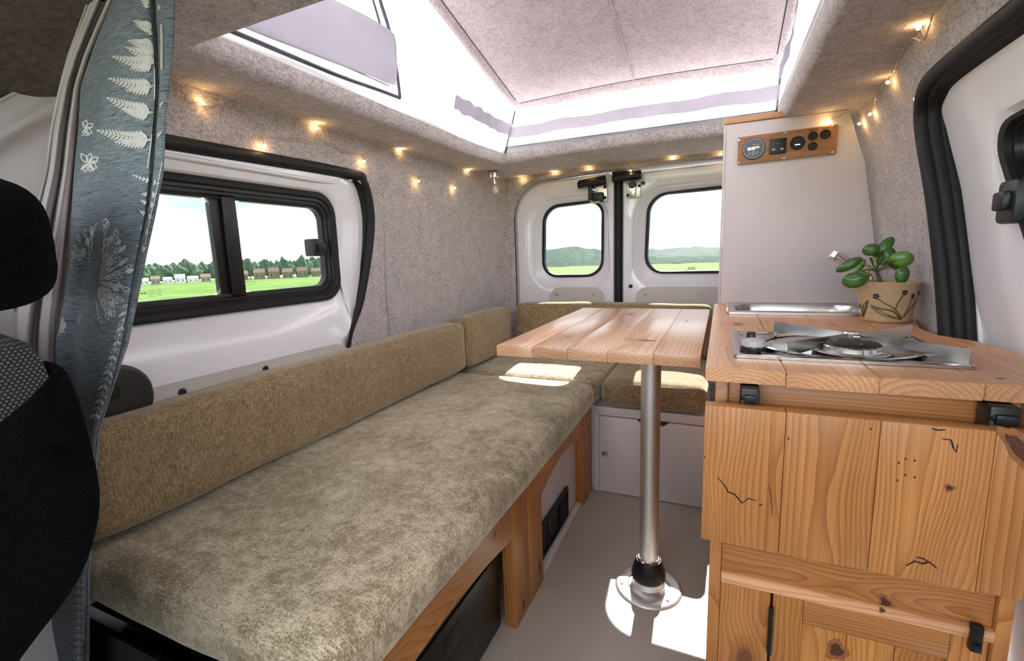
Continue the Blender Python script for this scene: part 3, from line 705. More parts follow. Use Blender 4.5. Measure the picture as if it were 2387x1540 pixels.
# canvas walls
CZ0 = ZC+0.032
def cv_left(u, v):                                 # u along y, v up
    y = lerp(LY0, LY1-0.005, u); top = Vector((LX0+0.003, y, zlid(y)+0.034)); bot = Vector((-0.791, lerp(0.46, 1.751, u), CZ0-0.004))
    p = bot.lerp(top, v); wr = 0.006*math.sin(u*17+v*3)*math.sin(v*math.pi)+0.008*math.sin(v*math.pi)*noise.noise(Vector((u*5, v*4, 2)))
    return p+Vector((wr*sstep(1.0, 0.92, u), 0, 0))
sheet('canvas_side', cv_left, 60, 24, 'canvas', pt)
def cv_right(u, v):
    y = lerp(LY0, LY1-0.005, u); top = Vector((LX1-0.003, y, zlid(y)+0.034)); bot = Vector((0.141, lerp(0.46, 1.751, u), CZ0-0.004))
    p = bot.lerp(top, v); wr = 0.006*math.sin(u*15+v*3)*math.sin(v*math.pi)*sstep(1.0, 0.92, u); return p+Vector((wr, 0, 0))
sheet('canvas_side', cv_right, 60, 24, 'canvas', pt)
def cv_rear(u, v):
    x = lerp(LX0+0.003, LX1-0.003, u); top = Vector((x, LY1-0.005, zlid(LY1)+0.038)); bx = lerp(-0.791, 0.141, u); bot = Vector((bx, 1.751, CZ0-0.004+arch(bx)*(1-sstep(0.02, 0.14, bx))))
    p = bot.lerp(top, v); wr = 0.006*math.sin(u*21)*math.sin(v*math.pi)+0.005*noise.noise(Vector((u*7, v*4, 5)))*math.sin(v*math.pi); wr *= sstep(0.0, 0.06, u)*sstep(1.0, 0.94, u); return p+Vector((0, wr, 0))
sheet('canvas_rear', cv_rear, 60, 16, 'canvas', pt)
def cv_front(u, v):
    x = lerp(LX0, LX1, u); return Vector((lerp(-0.791, 0.141, u), 0.46, CZ0)).lerp(Vector((x, LY0, zlid(LY0)+0.034)), v)
sheet('canvas_front', cv_front, 20, 10, 'canvas', pt)
# grey webbing strip round the rear corners
def on_left(y, z, off):
    u = (y-LY0)/(LY1-0.005-LY0); top = zlid(y)+0.034; v = (z-CZ0)/(top-CZ0); return cv_left(u, v)+Vector((off, 0, 0))
def strip_left(u, v):
    y = lerp(1.37, 1.79, u); zm = lerp(1.332, 1.334, u)-0.004*math.sin(u*math.pi); h = 0.021-0.002*math.sin(u*30)
    return on_left(y, zm+(v-0.5)*2*h+0.0015*math.sin(u*40), 0.006+0.002*math.sin(u*36))
sheet('grey_strip', strip_left, 40, 4, 'canvas_grey', pt)
def strip_rear(u, v):
    zb = CZ0+arch(lerp(-0.782, 0.135, u)); zt = zlid(LY1)+0.038
    m = 0.44+0.04*sstep(0.8, 1.0, u); vv = m+(v-0.5)*0.225; p = cv_rear(u, vv); return p+Vector((0, -0.006-0.002*math.sin(u*40), 0.0015*math.sin(u*33)))
sheet('grey_strip', strip_rear, 60, 4, 'canvas_grey', pt)
def strip_right(u, v):
    y = lerp(1.79, 1.20, u); uu = (y-LY0)/(LY1-0.005-LY0); zz = 1.345+0.05*u+(v-0.5)*0.042; vv = (zz-CZ0)/(zlid(y)-CZ0)
    return cv_right(uu, vv)+Vector((-0.007-0.002*math.sin(u*30), 0, 0))
sheet('grey_strip', strip_right, 30, 4, 'canvas_grey', pt)
for e, nm in ((0.0, 'corner_seam'), (1.0, 'corner_seam')):
    tube(nm, [cv_rear(e, i/8)+Vector((0.003 if e == 0 else -0.003, -0.004, 0)) for i in range(9)], 0.0035, 'zip', pt, 6)
# zipped window flap in the left canvas
def onc(u, v, off=0.004):
    p = at(u, v, 0, -0.772); q = on_left(p.y, p.z, off); return q
zb = [onc(480, 32), onc(600, 84), onc(700, 127), onc(800, 170), onc(880, 201), onc(938, 224)]
zr = [onc(938, 224), onc(928, 180), onc(915, 120), onc(898, 62), onc(878, 5), onc(862, -50), onc(845, -110)]
tube('zip_edge', catmull(zb, 5), 0.0042, 'zip', pt, 6); tube('zip_edge', catmull(zr, 5), 0.0042, 'zip', pt, 6)
tube('zip_seam', catmull([onc(500, 22, 0.006), onc(620, 72, 0.006), onc(720, 112, 0.006), onc(820, 155, 0.006), onc(908, 196, 0.006)], 5), 0.0014, 'zip', pt, 5)
tube('zip_edge', catmull([onc(883, 72, 0.004), onc(868, 30, 0.004), onc(852, -20, 0.004), onc(838, -70, 0.004)], 5), 0.0026, 'zip', pt, 6)
TOPF = [(470, -170), (560, -120), (660, -60), (765, 0), (830, 36), (885, 68), (908, 82), (917, 100)]
BOTF = [(500, 26), (580, 58), (660, 90), (740, 124), (810, 152), (860, 172), (895, 188), (922, 196)]
def flap(u, v):
    k = u*7; i = min(6, int(k)); t = k-i
    a = Vector((lerp(BOTF[i][0], BOTF[i+1][0], t), lerp(BOTF[i][1], BOTF[i+1][1], t))); b = Vector((lerp(TOPF[i][0], TOPF[i+1][0], t), lerp(TOPF[i][1], TOPF[i+1][1], t)))
    p = a.lerp(b, v); q = onc(p[0], p[1], 0.004)
    return q+Vector((0.004+(0.016*math.sin(v*math.pi*0.75)+0.006*sstep(0.7, 0.9, u)*math.sin(v*5))*(1-0.85*sstep(0.8, 1.0, u)), 0, 0))
sheet('window_flap', flap, 40, 14, 'canvas_flap', pt)

# ================================================================ BENCH
bx = -0.405
bf = thing('bench_frame', 'pine bench frame with arched rails along the left side', 'bench', (-0.68, 0.9, 0))
def arched_rail(y0, y1, ze, zm, ztop=0.316):
    n = 14; poly = [(y0, ztop), (y1, ztop)]
    for i in range(n+1):
        t = 1-i/n; y = lerp(y0, y1, t); poly.append((y, ze+(zm-ze)*math.sin(math.pi*min(1, max(0, t)))**0.8))
    o = prism('rail', [(p[0], p[1]) for p in poly], bx-0.026, bx-0.001, 0, 'wood_bench', bf, r=0.0015)
    return o
def rail_x(y0, y1, ze, zm):                    # grain runs along the rail
    n = 14; L = y1-y0; yc = (y0+y1)/2; zc_ = 0.27; loc = []
    poly = [(-L/2, 0.316-zc_), (L/2, 0.316-zc_)]+[(L/2-L*i/n, ze-zc_+(zm-ze)*math.sin(math.pi*i/n)**0.8) for i in range(n+1)]
    bm = bmesh.new(); A = [bm.verts.new((p[0], p[1], -0.0125)) for p in poly]; B = [bm.verts.new((p[0], p[1], 0.0125)) for p in poly]; m = len(poly)
    bm.faces.new(A); bm.faces.new(B[::-1])
    for k in range(m): bm.faces.new((A[k], A[(k+1) % m], B[(k+1) % m], B[k]))
    bmesh.ops.recalc_face_normals(bm, faces=bm.faces)
    bmesh.ops.bevel(bm, geom=[e for e in bm.edges if e.calc_face_angle(0) > 0.6], offset=0.0012, segments=1, affect='EDGES')
    return from_bm('rail', bm, 'wood_bench', bf, mw=Matrix.Translation((bx-0.0145, yc, zc_)) @ AX['yz'].to_4x4())
rail_x(0.322, 0.876, 0.225, 0.252); rail_x(1.056, 1.460, 0.232, 0.274)
box('post', (bx-0.030, 0.876, 0), (bx, 0.962, 0.316), 'wood_bench', bf, axis='zx')
box('post', (bx-0.030, 0.964, 0), (bx+0.0005, 1.056, 0.316), 'wood_bench', bf, axis='zx')
box('post', (bx-0.030, 1.458, 0), (bx+0.0005, 1.495, 0.316), 'wood_bench', bf, axis='zx')
box('post', (bx-0.030, 1.496, 0), (bx+0.001, 1.568, 0.316), 'wood_bench', bf, axis='zx')
box('post', (bx-0.030, 0.322, 0), (bx, 0.37, 0.316), 'wood_bench', bf, axis='zx')
for yy in (0.42, 0.97, 1.48): box('cross_rail', (-0.945, yy, 0.270), (bx-0.032, yy+0.03, 0.314), 'wood_bench', bf)
box('seat_board', (-0.945, 0.345, 0.3135), (bx-0.032, 1.565, 0.3165), 'fridge', bf, r=0)  # black stands in for the shade under the cushion edge
box('side_panel', (bx-0.036, 1.056, 0.012), (bx-0.027, 1.458, 0.312), 'board', bf, r=0)
box('skirting_strip', (bx-0.027, 1.056, 0.0), (bx-0.006, 1.458, 0.010), 'board', bf, r=0.001)
box('end_panel', (-0.945, 0.322, 0.0), (bx-0.032, 0.330, 0.312), 'fridge', bf, r=0)  # coloured black for the deep shadow at the near bench end
# heater grille
gr = thing('heater_grille', 'black louvred heater grille low in the white bench panel', 'grille', (bx-0.02, 1.2, 0.03))
gx = bx-0.026
box('back_plate', (gx, 1.066, 0.026), (gx+0.002, 1.340, 0.122), 'gap', gr, r=0)
for (y0, y1, z0, z1) in ((1.064, 1.342, 0.116, 0.124), (1.064, 1.342, 0.024, 0.032), (1.064, 1.072, 0.03, 0.12), (1.334, 1.342, 0.03, 0.12), (1.150, 1.157, 0.03, 0.12)):
    box('grille_frame', (gx+0.001, y0, z0), (gx+0.010, y1, z1), 'black', gr, r=0.001)
for i in range(9): box('louvre', (gx+0.002, 1.073, 0.046+i*0.0078), (gx+0.008, 1.149, 0.050+i*0.0078), 'dkgrey', gr, r=0)
for i in range(7): box('louvre', (gx+0.002, 1.262+i*0.010, 0.033), (gx+0.008, 1.267+i*0.010, 0.115), 'black', gr, r=0)
lathe('fan_ring', [(0.018, 0.0), (0.034, 0.004), (0.036, 0.0)], (gx+0.003, 1.205, 0.074), 'black', gr, (1, 0, 0), 20)
box('grille_label', (gx+0.009, 1.078, 0.033), (gx+0.0105, 1.108, 0.044), 'dkgrey', gr, r=0)
for y, z in ((1.067, 0.121), (1.067, 0.027), (1.339, 0.121), (1.339, 0.027)): rivet('screw', (gx+0.010, y, z), (1, 0, 0), 0.004, 'zinc', gr)
# fridge
fr = thing('fridge', 'black compressor fridge under the near end of the bench', 'fridge', (-0.6, 0.62, 0.005))
fx = bx-0.034
box('body', (-0.90, 0.37, 0.006), (fx-0.030, 0.868, 0.262), 'fridge', fr, r=0.004)
box('control_strip', (fx-0.030, 0.372, 0.196), (fx-0.001, 0.866, 0.258), 'fridge', fr, r=0.003)
box('door', (fx-0.030, 0.372, 0.010), (fx, 0.866, 0.192), 'fridge', fr, r=0.004)
dr = box('control_panel', (fx-0.002, 0.40, 0.203), (fx+0.0004, 0.600, 0.240), 'black', fr, r=0.001)
for i, y in enumerate((0.575, 0.535, 0.495)):
    lathe('control_button', [(0.0075, 0.0), (0.0078, 0.0006), (0.0088, 0.0006), (0.009, 0.0)], (fx+0.0004, y, 0.221), 'lightgrey', dr, (1, 0, 0), 24)
    lathe('button_symbol', [(0.0022, 0.0), (0.0024, 0.0006), (0.0036, 0.0006), (0.0038, 0.0)], (fx+0.0004, y, 0.221), 'lightgrey', dr, (1, 0, 0), 16)
lt = box('latch_recess', (fx-0.006, 0.628, 0.108), (fx+0.0008, 0.690, 0.170), 'gap', fr, r=0.001)
box('latch_lever', (fx-0.004, 0.631, 0.128), (fx+0.002, 0.687, 0.167), 'fridge', lt, r=0.001)

# ---- rear cabinet under the rear seat
rc = thing('rear_cabinet', 'white low cabinet with two doors under the rear seat', 'cabinet', (-0.2, 1.8, 0))
ry = 1.573
box('face_frame', (-0.395, ry+0.004, 0.287), (-0.024, ry+0.018, 0.318), 'board', rc, r=0.001)
box('face_frame', (-0.395, ry+0.004, 0.0), (-0.379, ry+0.018, 0.286), 'board', rc, r=0.001)
box('carcass', (-0.935, ry+0.019, 0.0), (-0.024, 2.045, 0.3165), 'board', rc, r=0.001)
def cdoor(x0, x1, pull):
    z0, z1 = 0.003, 0.284
    poly = [(x0, z0), (x1, z0), (x1, z1), (pull[1], z1), (pull[1]-0.016, z1-0.014), (pull[0]+0.016, z1-0.014), (pull[0], z1), (x0, z1)] if pull else [(x0, z0), (x1, z0), (x1, z1), (x0, z1)]
    return prism('door', poly, ry, ry+0.014, 1, 'board', rc, r=0.001)
dA = cdoor(-0.377, -0.2035, (-0.247, -0.2045)); dB = cdoor(-0.2015, -0.026, (-0.200, -0.143))
box('painted_pull_shade', (-0.25, ry+0.0145, 0.262), (-0.14, ry+0.0175, 0.286), 'dkgrey', rc, r=0)  # dark strip paints in the shade behind the finger pulls
kb = lathe('knob', [(0, 0.012), (0.006, 0.012), (0.010, 0.009), (0.0115, 0.004), (0.0115, 0)], at(1411, 1056, 1, ry), 'chrome', dA, (0, -1, 0), 20)

# ---- cushions
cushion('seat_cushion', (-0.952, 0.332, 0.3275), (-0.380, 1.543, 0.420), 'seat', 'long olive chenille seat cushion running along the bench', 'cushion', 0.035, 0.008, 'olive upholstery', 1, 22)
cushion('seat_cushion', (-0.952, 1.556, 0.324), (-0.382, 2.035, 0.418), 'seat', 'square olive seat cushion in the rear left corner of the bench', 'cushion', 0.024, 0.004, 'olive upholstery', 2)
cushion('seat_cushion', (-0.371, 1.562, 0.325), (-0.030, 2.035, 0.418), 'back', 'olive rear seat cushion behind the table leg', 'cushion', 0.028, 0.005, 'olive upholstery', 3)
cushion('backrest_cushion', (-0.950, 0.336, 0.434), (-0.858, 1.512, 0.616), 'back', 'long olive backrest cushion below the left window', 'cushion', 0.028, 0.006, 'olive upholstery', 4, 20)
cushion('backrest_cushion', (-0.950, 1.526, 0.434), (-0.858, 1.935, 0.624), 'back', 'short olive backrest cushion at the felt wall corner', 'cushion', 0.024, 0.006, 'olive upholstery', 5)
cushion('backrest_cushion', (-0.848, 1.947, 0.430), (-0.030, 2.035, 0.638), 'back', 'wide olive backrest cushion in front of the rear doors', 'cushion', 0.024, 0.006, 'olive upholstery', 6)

# ================================================================ TABLE
tb = thing('table', 'pine plank table on a single aluminium leg', 'table', (-0.145, 1.13, 0))
TZ = 0.68
def tx(u): return at(u, 812, 2, TZ).x
ya, yb = 0.822, 1.468
fx0 = at(1167, 803, 2, TZ); edges = [-0.402, at(1256, 800, 2, TZ).x, at(1334, 805, 2, TZ).x, at(1425, 809, 2, TZ).x, at(1527, 816, 2, TZ).x, -0.026]
for i in range(5):
    x0, x1 = edges[i]+0.0002, edges[i+1]-0.0002
    box('plank', (x0, ya+random.uniform(-0.0005, 0.0005), TZ-0.021), (x1, yb, TZ+random.uniform(-0.0003, 0.0003)), 'wood_table', tb, r=0.0007, axis='y')
LXc, LYc = -0.145, 1.130
box('batten', (-0.375, LYc-0.16, TZ-0.040), (-0.05, LYc-0.10, TZ-0.0215), 'wood_table', tb); box('batten', (-0.375, LYc+0.12, TZ-0.040), (-0.05, LYc+0.18, TZ-0.0215), 'wood_table', tb)
lathe('top_plate', [(0.0, 0.0), (0.034, 0.0), (0.034, 0.012), (0.08, 0.016), (0.08, 0.0195), (0, 0.0195)], (LXc, LYc, TZ-0.041), 'alu', tb, seg=32)
lathe('leg', [(0.0, 0.03), (0.0232, 0.03), (0.0232, 0.640), (0, 0.640)], (LXc, LYc, 0), 'alu', tb, seg=40)
box('leg_pin', (LXc-0.003, LYc-0.0245, 0.078), (LXc+0.003, LYc-0.0225, 0.084), 'chrome', tb, r=0.0008)
def rib(a, z): return 0.035*max(0, math.cos(a*9))*(1 if 0.03 < z < 0.07 else 0.3)
lathe('collar', [(0.024, 0.080), (0.030, 0.080), (0.032, 0.076), (0.040, 0.046), (0.042, 0.034), (0.036, 0.026), (0.0, 0.026)], (LXc, LYc, 0), 'black', tb, seg=72, wob=rib)
lathe('collar_ring', [(0.0245, 0.0805), (0.0265, 0.083), (0.029, 0.0815), (0.0295, 0.080)], (LXc, LYc, 0), 'chrome', tb, seg=40)
bs = lathe('base_plate', [(0, 0.026), (0.037, 0.026), (0.039, 0.020), (0.041, 0.013), (0.052, 0.0095), (0.053, 0.0085), (0.055, 0.0095), (0.074, 0.007), (0.080, 0.005), (0.0825, 0.002), (0.0825, 0.0)], (LXc, LYc, 0.0), 'alu', tb, seg=64)
for k in range(3):
    a = math.radians(20+120*k-60); rivet('screw', (LXc+0.066*math.cos(a), LYc+0.066*math.sin(a), 0.008), (0, 0, 1), 0.005, 'steel', bs, 0.001)

# ================================================================ KITCHEN
kt = thing('kitchen_cabinet', 'pine kitchen cabinet with a frame door below the worktop', 'cabinet', (0.17, 1.1, 0))
ky = 0.71
box('side_board', (-0.002, ky, 0.0), (0.0145, 1.50, 0.6680), 'wood_front', kt, axis='zx')
box('top_rail', (0.0147, ky+0.008, 0.585), (0.325, ky+0.026, 0.6680), 'wood_front', kt)
box('middle_rail', (0.0147, ky+0.004, 0.373), (0.325, ky+0.024, 0.470), 'wood_front', kt)
box('ledge_strip', (0.0147, ky-0.002, 0.3565), (0.327, ky+0.024, 0.3725), 'wood_top', kt, r=0.002)
box('stile', (0.0147, ky+0.003, 0.0), (0.0825, ky+0.022, 0.356), 'wood_front', kt, axis='z')
box('side_post', (0.326, ky-0.001, 0.0), (0.3415, ky+0.30, 0.6680), 'wood_front', kt, axis='zx')
box('backing_board', (0.0147, ky+0.03, 0.0), (0.325, ky+0.036, 0.60), 'gap', kt, r=0)
kd = thing('door', None, None, (0.2, ky, 0.1), parent=kt)
y0, y1 = ky+0.002, ky+0.022
box('door_stile', (0.0855, y0, 0.01), (0.1235, y1, 0.3545), 'wood_bench', kd, axis='z'); box('door_stile', (0.2865, y0, 0.01), (0.323, y1, 0.3545), 'wood_front', kd, axis='z')
box('door_rail', (0.1237, y0, 0.3165), (0.2863, y1, 0.3545), 'wood_front', kd); box('door_rail', (0.1237, y0, 0.01), (0.2863, y1, 0.05), 'wood_front', kd)
for a, b in ((0.1237, 0.1785), (0.1790, 0.2330), (0.2335, 0.2863)): box('plank', (a, y0+0.007, 0.05), (b, y1-0.004, 0.3163), 'wood_bench', kd, axis='z')
hg = box('hinge', (0.0805, ky-0.003, 0.262), (0.0865, ky+0.003, 0.332), 'black', kt, r=0.0015)
tube('hinge_pin', [(0.0835, ky-0.004, 0.258), (0.0835, ky-0.004, 0.336)], 0.003, 'black', hg, 8)
ca = box('catch', (0.3015, ky-0.009, 0.343), (0.3135, ky+0.001, 0.380), 'black', kt, r=0.002)
box('catch_tongue', (0.3035, ky-0.013, 0.346), (0.3115, ky-0.008, 0.356), 'black', ca, r=0.001)

# ---- worktop
CZ = 0.69
wk = thing('worktop', 'thick pine plank worktop carrying the hob and sink', 'worktop', (0.17, 1.1, 0.67))
cy = 0.697; wx = [-0.0155, at(1833, 866, 2, CZ).x, at(2051, 880, 2, CZ).x, at(2301, 896, 2, CZ).x, 0.366]
SX0, SX1, SY0, SY1 = 0.022, 0.335, 1.292, 1.500
def plank_poly(poly, z0, z1, name='plank'):
    cx = sum(p[0] for p in poly)/len(poly); cyy = sum(p[1] for p in poly)/len(poly); cz = (z0+z1)/2
    bm = bmesh.new(); A = [bm.verts.new((p[1]-cyy, -(p[0]-cx), z0-cz)) for p in poly]; B = [bm.verts.new((p[1]-cyy, -(p[0]-cx), z1-cz)) for p in poly]; m = len(poly)
    bm.faces.new(A); bm.faces.new(B[::-1])
    for k in range(m): bm.faces.new((A[k], A[(k+1) % m], B[(k+1) % m], B[k]))
    bmesh.ops.recalc_face_normals(bm, faces=bm.faces)
    bmesh.ops.bevel(bm, geom=[e for e in bm.edges if e.calc_face_angle(0) > 0.6], offset=0.0010, segments=2, affect='EDGES')
    return auto(from_bm(name, bm, 'wood_top', wk, mw=Matrix.Translation((cx, cyy, cz)) @ AX['y'].to_4x4()), 40)
e = 0.0003
plank_poly([(wx[0], cy), (wx[1]-e, cy), (wx[1]-e, SY0), (SX0, SY0), (SX0, 1.527), (wx[0], 1.527)], CZ-0.0195, CZ)
plank_poly([(wx[1]+e, cy-0.001), (wx[2]-e, cy-0.001), (wx[2]-e, SY0), (wx[1]+e, SY0)], CZ-0.0208, CZ+0.0002)
plank_poly([(wx[2]+e, cy), (wx[3]-e, cy), (wx[3]-e, SY0), (wx[2]+e, SY0)], CZ-0.0205, CZ)
plank_poly([(wx[3]+e, cy), (0.400, cy), (0.396, 0.90), (0.384, 1.00), (0.366, 1.03), (0.352, 1.05), (0.352, 1.13), (0.372, 1.215), (0.388, 1.26), (0.388, 1.527), (SX1, 1.527), (SX1, SY0), (wx[3]+e, SY0)], CZ-0.0200, CZ+0.0001)
plank_poly([(SX0+e, SY1), (SX1-e, SY1), (SX1-e, 1.527), (SX0+e, 1.527)], CZ-0.0195, CZ)

# ---- folded flap table on black brackets
ft = thing('flap_table', 'folded down pine flap hanging on black brackets in front of the kitchen', 'flap', (0.17, 0.67, 0.45))
fe = [-0.0140, 0.0815, 0.179, 0.2815, 0.372]
for i in range(4): box('plank', (fe[i]+0.0003, 0.6585+0.0003*(i % 2), 0.452+random.uniform(-0.0006, 0.0006)), (fe[i+1]-0.0003, 0.680, 0.6470), 'wood_front', ft, r=0.0009, axis='z')
for xa, xb in ((0.0295, 0.0525), (0.283, 0.3105)):
    b = box('bracket', (xa, 0.681, 0.560), (xb, 0.714, 0.6685), 'black', ft, r=0.003)
    box('bracket_web', (xa+0.004, 0.676, 0.648), (xb-0.004, 0.684, 0.660), 'black', b, r=0.002)
    for z in (0.655,): rivet('bolt', (xa+0.002, 0.681, z), (-1, -1, 0), 0.003, 'black', b)

# ---- tall white panel with wood trim
tp = thing('tall_panel', 'tall white panel behind the sink with a pine top edge', 'panel', (0.18, 1.535, CZ))
px0 = 0.000
poly = [(px0, CZ+0.0005), (0.386, CZ+0.0005), (0.364, 0.86), (0.330, 1.06), (0.296, 1.165), (0.286, 1.1935), (px0, 1.196)]
prism('board', poly, 1.529, 1.545, 1, 'board', tp, r=0.001)
box('edge_trim', (px0-0.006, 1.524, 1.1965), (0.150, 1.549, 1.212), 'wood_top', tp)
box('edge_trim', (px0-0.006, 1.527, CZ+0.001), (px0-0.0005, 1.547, 1.196), 'board', tp, r=0.001, axis='z')

# ---- socket panel
sp = thing('socket_panel', 'varnished wooden socket panel with a round meter on the white panel', 'socket panel', (0.15, 1.526, 1.08))
A = Vector((0.031, 1.156)); B = Vector((0.265, 1.160)); Cc = Vector((0.265, 1.087)); D = Vector((0.032, 1.084))
L = qloop([D, Cc, B, A], 0.004, 4, 2)
sy = 1.5285
c0 = (A+B+Cc+D)/4
bm = bmesh.new(); v0 = [bm.verts.new((p[0]-c0[0], p[1]-c0[1], -0.004)) for p in L]; v1 = [bm.verts.new((p[0]-c0[0], p[1]-c0[1], 0.004)) for p in L]; m = len(L)
bm.faces.new(v0); bm.faces.new(v1[::-1])
for k in range(m): bm.faces.new((v0[k], v0[(k+1) % m], v1[(k+1) % m], v1[k]))
from_bm('wood_plate', bm, 'wood_panel', sp, mw=Matrix.Translation((c0[0], sy-0.004, c0[1])) @ AX['xz'].to_4x4())
fy = sy-0.008
for (u, v) in ((1723, 327), (1723, 379), (1830, 309), (1827, 368), (1944, 293), (1941, 355)): rivet('screw', at(u, v, 1, fy), (0, -1, 0), 0.0034, 'chrome', sp)
mc = at(1757, 347, 1, fy)
mt = lathe('meter', [(0, 0.003), (0.0225, 0.003), (0.0235, 0.0045), (0.0255, 0.0045), (0.027, 0.003), (0.0275, 0.0)], mc, 'meterring', sp, (0, -1, 0), 40)
lathe('meter_face', [(0, 0.0008), (0.0225, 0.0008), (0.0228, 0)], mc+Vector((0, -0.0031, 0)), 'meter', mt, (0, -1, 0), 40)
lathe('meter_rim', [(0.0270, 0.002), (0.0285, 0.002), (0.029, 0.0)], mc, 'black', mt, (0, -1, 0), 40)
fm = fy-0.0040
for (a, b, c, d) in ((-0.0155, -0.007, -0.004, 0.0045), (-0.006, 0.0035, -0.003, 0.0052), (0.0045, 0.0135, 0.0005, 0.0055)): box('lcd_segment', (mc.x+a, fm-0.0006, mc.z+c), (mc.x+b, fm+0.0004, mc.z+d), 'lcd', mt, r=0)
box('meter_lettering', (mc.x-0.004, fm-0.0006, mc.z+0.009), (mc.x+0.013, fm+0.0004, mc.z+0.0105), 'lightgrey', mt, r=0)
for (a, b) in ((-0.0095, -0.0125), (-0.001, -0.0085), (-0.001, -0.0150), (0.0075, -0.0115)): lathe('meter_button', [(0.0015, 0), (0.002, 0.0008), (0.003, 0.0008), (0.0034, 0)], (mc.x+a, fm, mc.z+b), 'lightgrey', mt, (0, -1, 0), 14)
sc = at(1813, 341, 1, fy)
so = box('mains_socket', (sc.x-0.0205, fy-0.004, sc.z-0.020), (sc.x+0.0205, fy, sc.z+0.020), 'dkgrey', sp, r=0.0025)
for (a, b, w, h) in ((0, 0.011, 0.0022, 0.004), (-0.010, -0.008, 0.0035, 0.0022), (0.010, -0.008, 0.0035, 0.0022)): box('socket_slot', (sc.x+a-w, fy-0.0048, sc.z+b-h), (sc.x+a+w, fy-0.0038, sc.z+b+h), 'lightgrey' if b < 0 else 'black', so, r=0)
box('earth_shutter', (sc.x-0.0014, fy-0.0050, sc.z+0.0065), (sc.x+0.0014, fy-0.0046, sc.z+0.0085), 'lightgrey', so, r=0)
for i, (u, v, r) in enumerate(((1859, 333, 0.0175), (1895, 317, 0.0112), (1924, 313, 0.0118), (1894, 341, 0.0108))):
    c = at(u, v, 1, fy); k = lathe('socket' if i == 0 else 'switch', [(0, 0.002), (r*0.72, 0.002), (r*0.78, 0.004), (r*0.94, 0.004), (r, 0.002), (r, 0)], c, 'black', sp, (0, -1, 0), 28)
    if i == 0:
        box('usb_slot', (c.x-0.006, fy-0.0030, c.z-0.0058), (c.x+0.006, fy-0.0019, c.z-0.0035), 'usb', k, r=0); box('usb_slot', (c.x-0.005, fy-0.0030, c.z+0.003), (c.x+0.005, fy-0.0019, c.z+0.008), 'dkgrey', k, r=0)
    else:
        for dz in (0.0028, -0.0030): lathe('switch_dot', [(0, 0.001), (0.0016, 0.001), (0.002, 0)], c+Vector((0, -0.002, dz)), 'dkgrey', k, (0, -1, 0), 10)
for (u, v, w) in ((1896, 302, 0.0105), (1926, 298, 0.0085)):
    c = at(u, v, 1, fy); box('scorched_lettering', (c.x-w, fy-0.0003, c.z-0.0017), (c.x+w, fy+0.0002, c.z+0.0017), 'mark', sp, r=0)

# ---- sink
sk_ = thing('sink', 'rectangular stainless steel sink set into the worktop', 'sink', (0.18, 1.4, 0.60))
def sl_(d, z, r=0.03): return [Vector((p[0], p[1], z)) for p in qloop([Vector((SX0+d, SY0+d)), Vector((SX1-d, SY0+d)), Vector((SX1-d, SY1-d)), Vector((SX0+d, SY1-d))], r, 8, 6)]
loft('basin', [sl_(-0.006, CZ+0.0006, 0.008), sl_(-0.006, CZ+0.0065, 0.008), sl_(-0.003, CZ+0.0085, 0.008), sl_(0.010, CZ+0.0085, 0.02), sl_(0.016, CZ+0.0045, 0.045), sl_(0.020, CZ-0.010, 0.05), sl_(0.024, CZ-0.09, 0.05), sl_(0.05, CZ-0.105, 0.04)], 'brushed', sk_, cap1=True)
# tap
tpz = thing('tap', 'chrome tap rising behind the plant pot', 'tap', (0.34, 1.36, CZ))
tA = at(1952, 596, 1, 1.42); tB = at(2022, 636, 1, 1.42)
lathe('tap_base', [(0.016, 0), (0.016, 0.012), (0.012, 0.016), (0.012, 0.06), (0, 0.062)], (0.352, 1.42, CZ+0.0005), 'chrome', tpz, seg=24)
bend = Vector((0.352, 1.42, CZ+0.052))
tube('spout', catmull([bend, Vector((0.345, 1.42, bend.z+0.004)), tB+Vector((0.008, 0, -0.006)), tB, tA.lerp(tB, 0.5), tA], 5), 0.0105, 'chrome', tpz, 14)
dn = (tA-tB).normalized()
lathe('nozzle', [(0, -0.004), (0.0115, -0.003), (0.0125, 0.004), (0.0125, 0.016), (0.010, 0.018), (0, 0.018)], tA+dn*0.004+Vector((0, 0, 0.004)), 'chrome', tpz, (dn.x*0.6, 0, -0.8), 8)

# ---- hob
hb = thing('hob', 'stainless steel single burner gas hob with fold out windshield plates', 'hob', (0.16, 0.89, CZ))
HX0, HX1, HY0, HY1 = 0.0215, 0.302, 0.770, 1.000
def hl(d, z, r=0.006): return [Vector((p[0], p[1], z)) for p in qloop([Vector((HX0+d, HY0+d)), Vector((HX1-d, HY0+d)), Vector((HX1-d, HY1-d)), Vector((HX0+d, HY1-d))], r, 6, 8)]
loft('tray', [hl(0, CZ+0.0005), hl(0, CZ+0.005), hl(0.0015, CZ+0.0065), hl(0.008, CZ+0.0065), hl(0.010, CZ+0.0055), hl(0.016, CZ+0.0022, 0.012), hl(0.05, CZ+0.0018, 0.02)], 'steel', hb, cap1=True)
bc = Vector((0.181, 0.826, CZ-0.001))
wl_ = lathe('well_ring', [(0.108, 0.0015), (0.112, 0.0045), (0.1085, 0.0060), (0.104, 0.0048), (0.098, 0.0018)], (0.170, 0.885, CZ+0.0012), 'steel', hb, seg=64)
bu = lathe('burner', [(0, 0.0165), (0.034, 0.0165), (0.0365, 0.0145), (0.0365, 0.0088), (0.0455, 0.0075), (0.047, 0.0062), (0.0455, 0.0050), (0.037, 0.003), (0.037, 0.0015)], bc+Vector((0, 0, 0.002)), 'brushed', hb, seg=64)
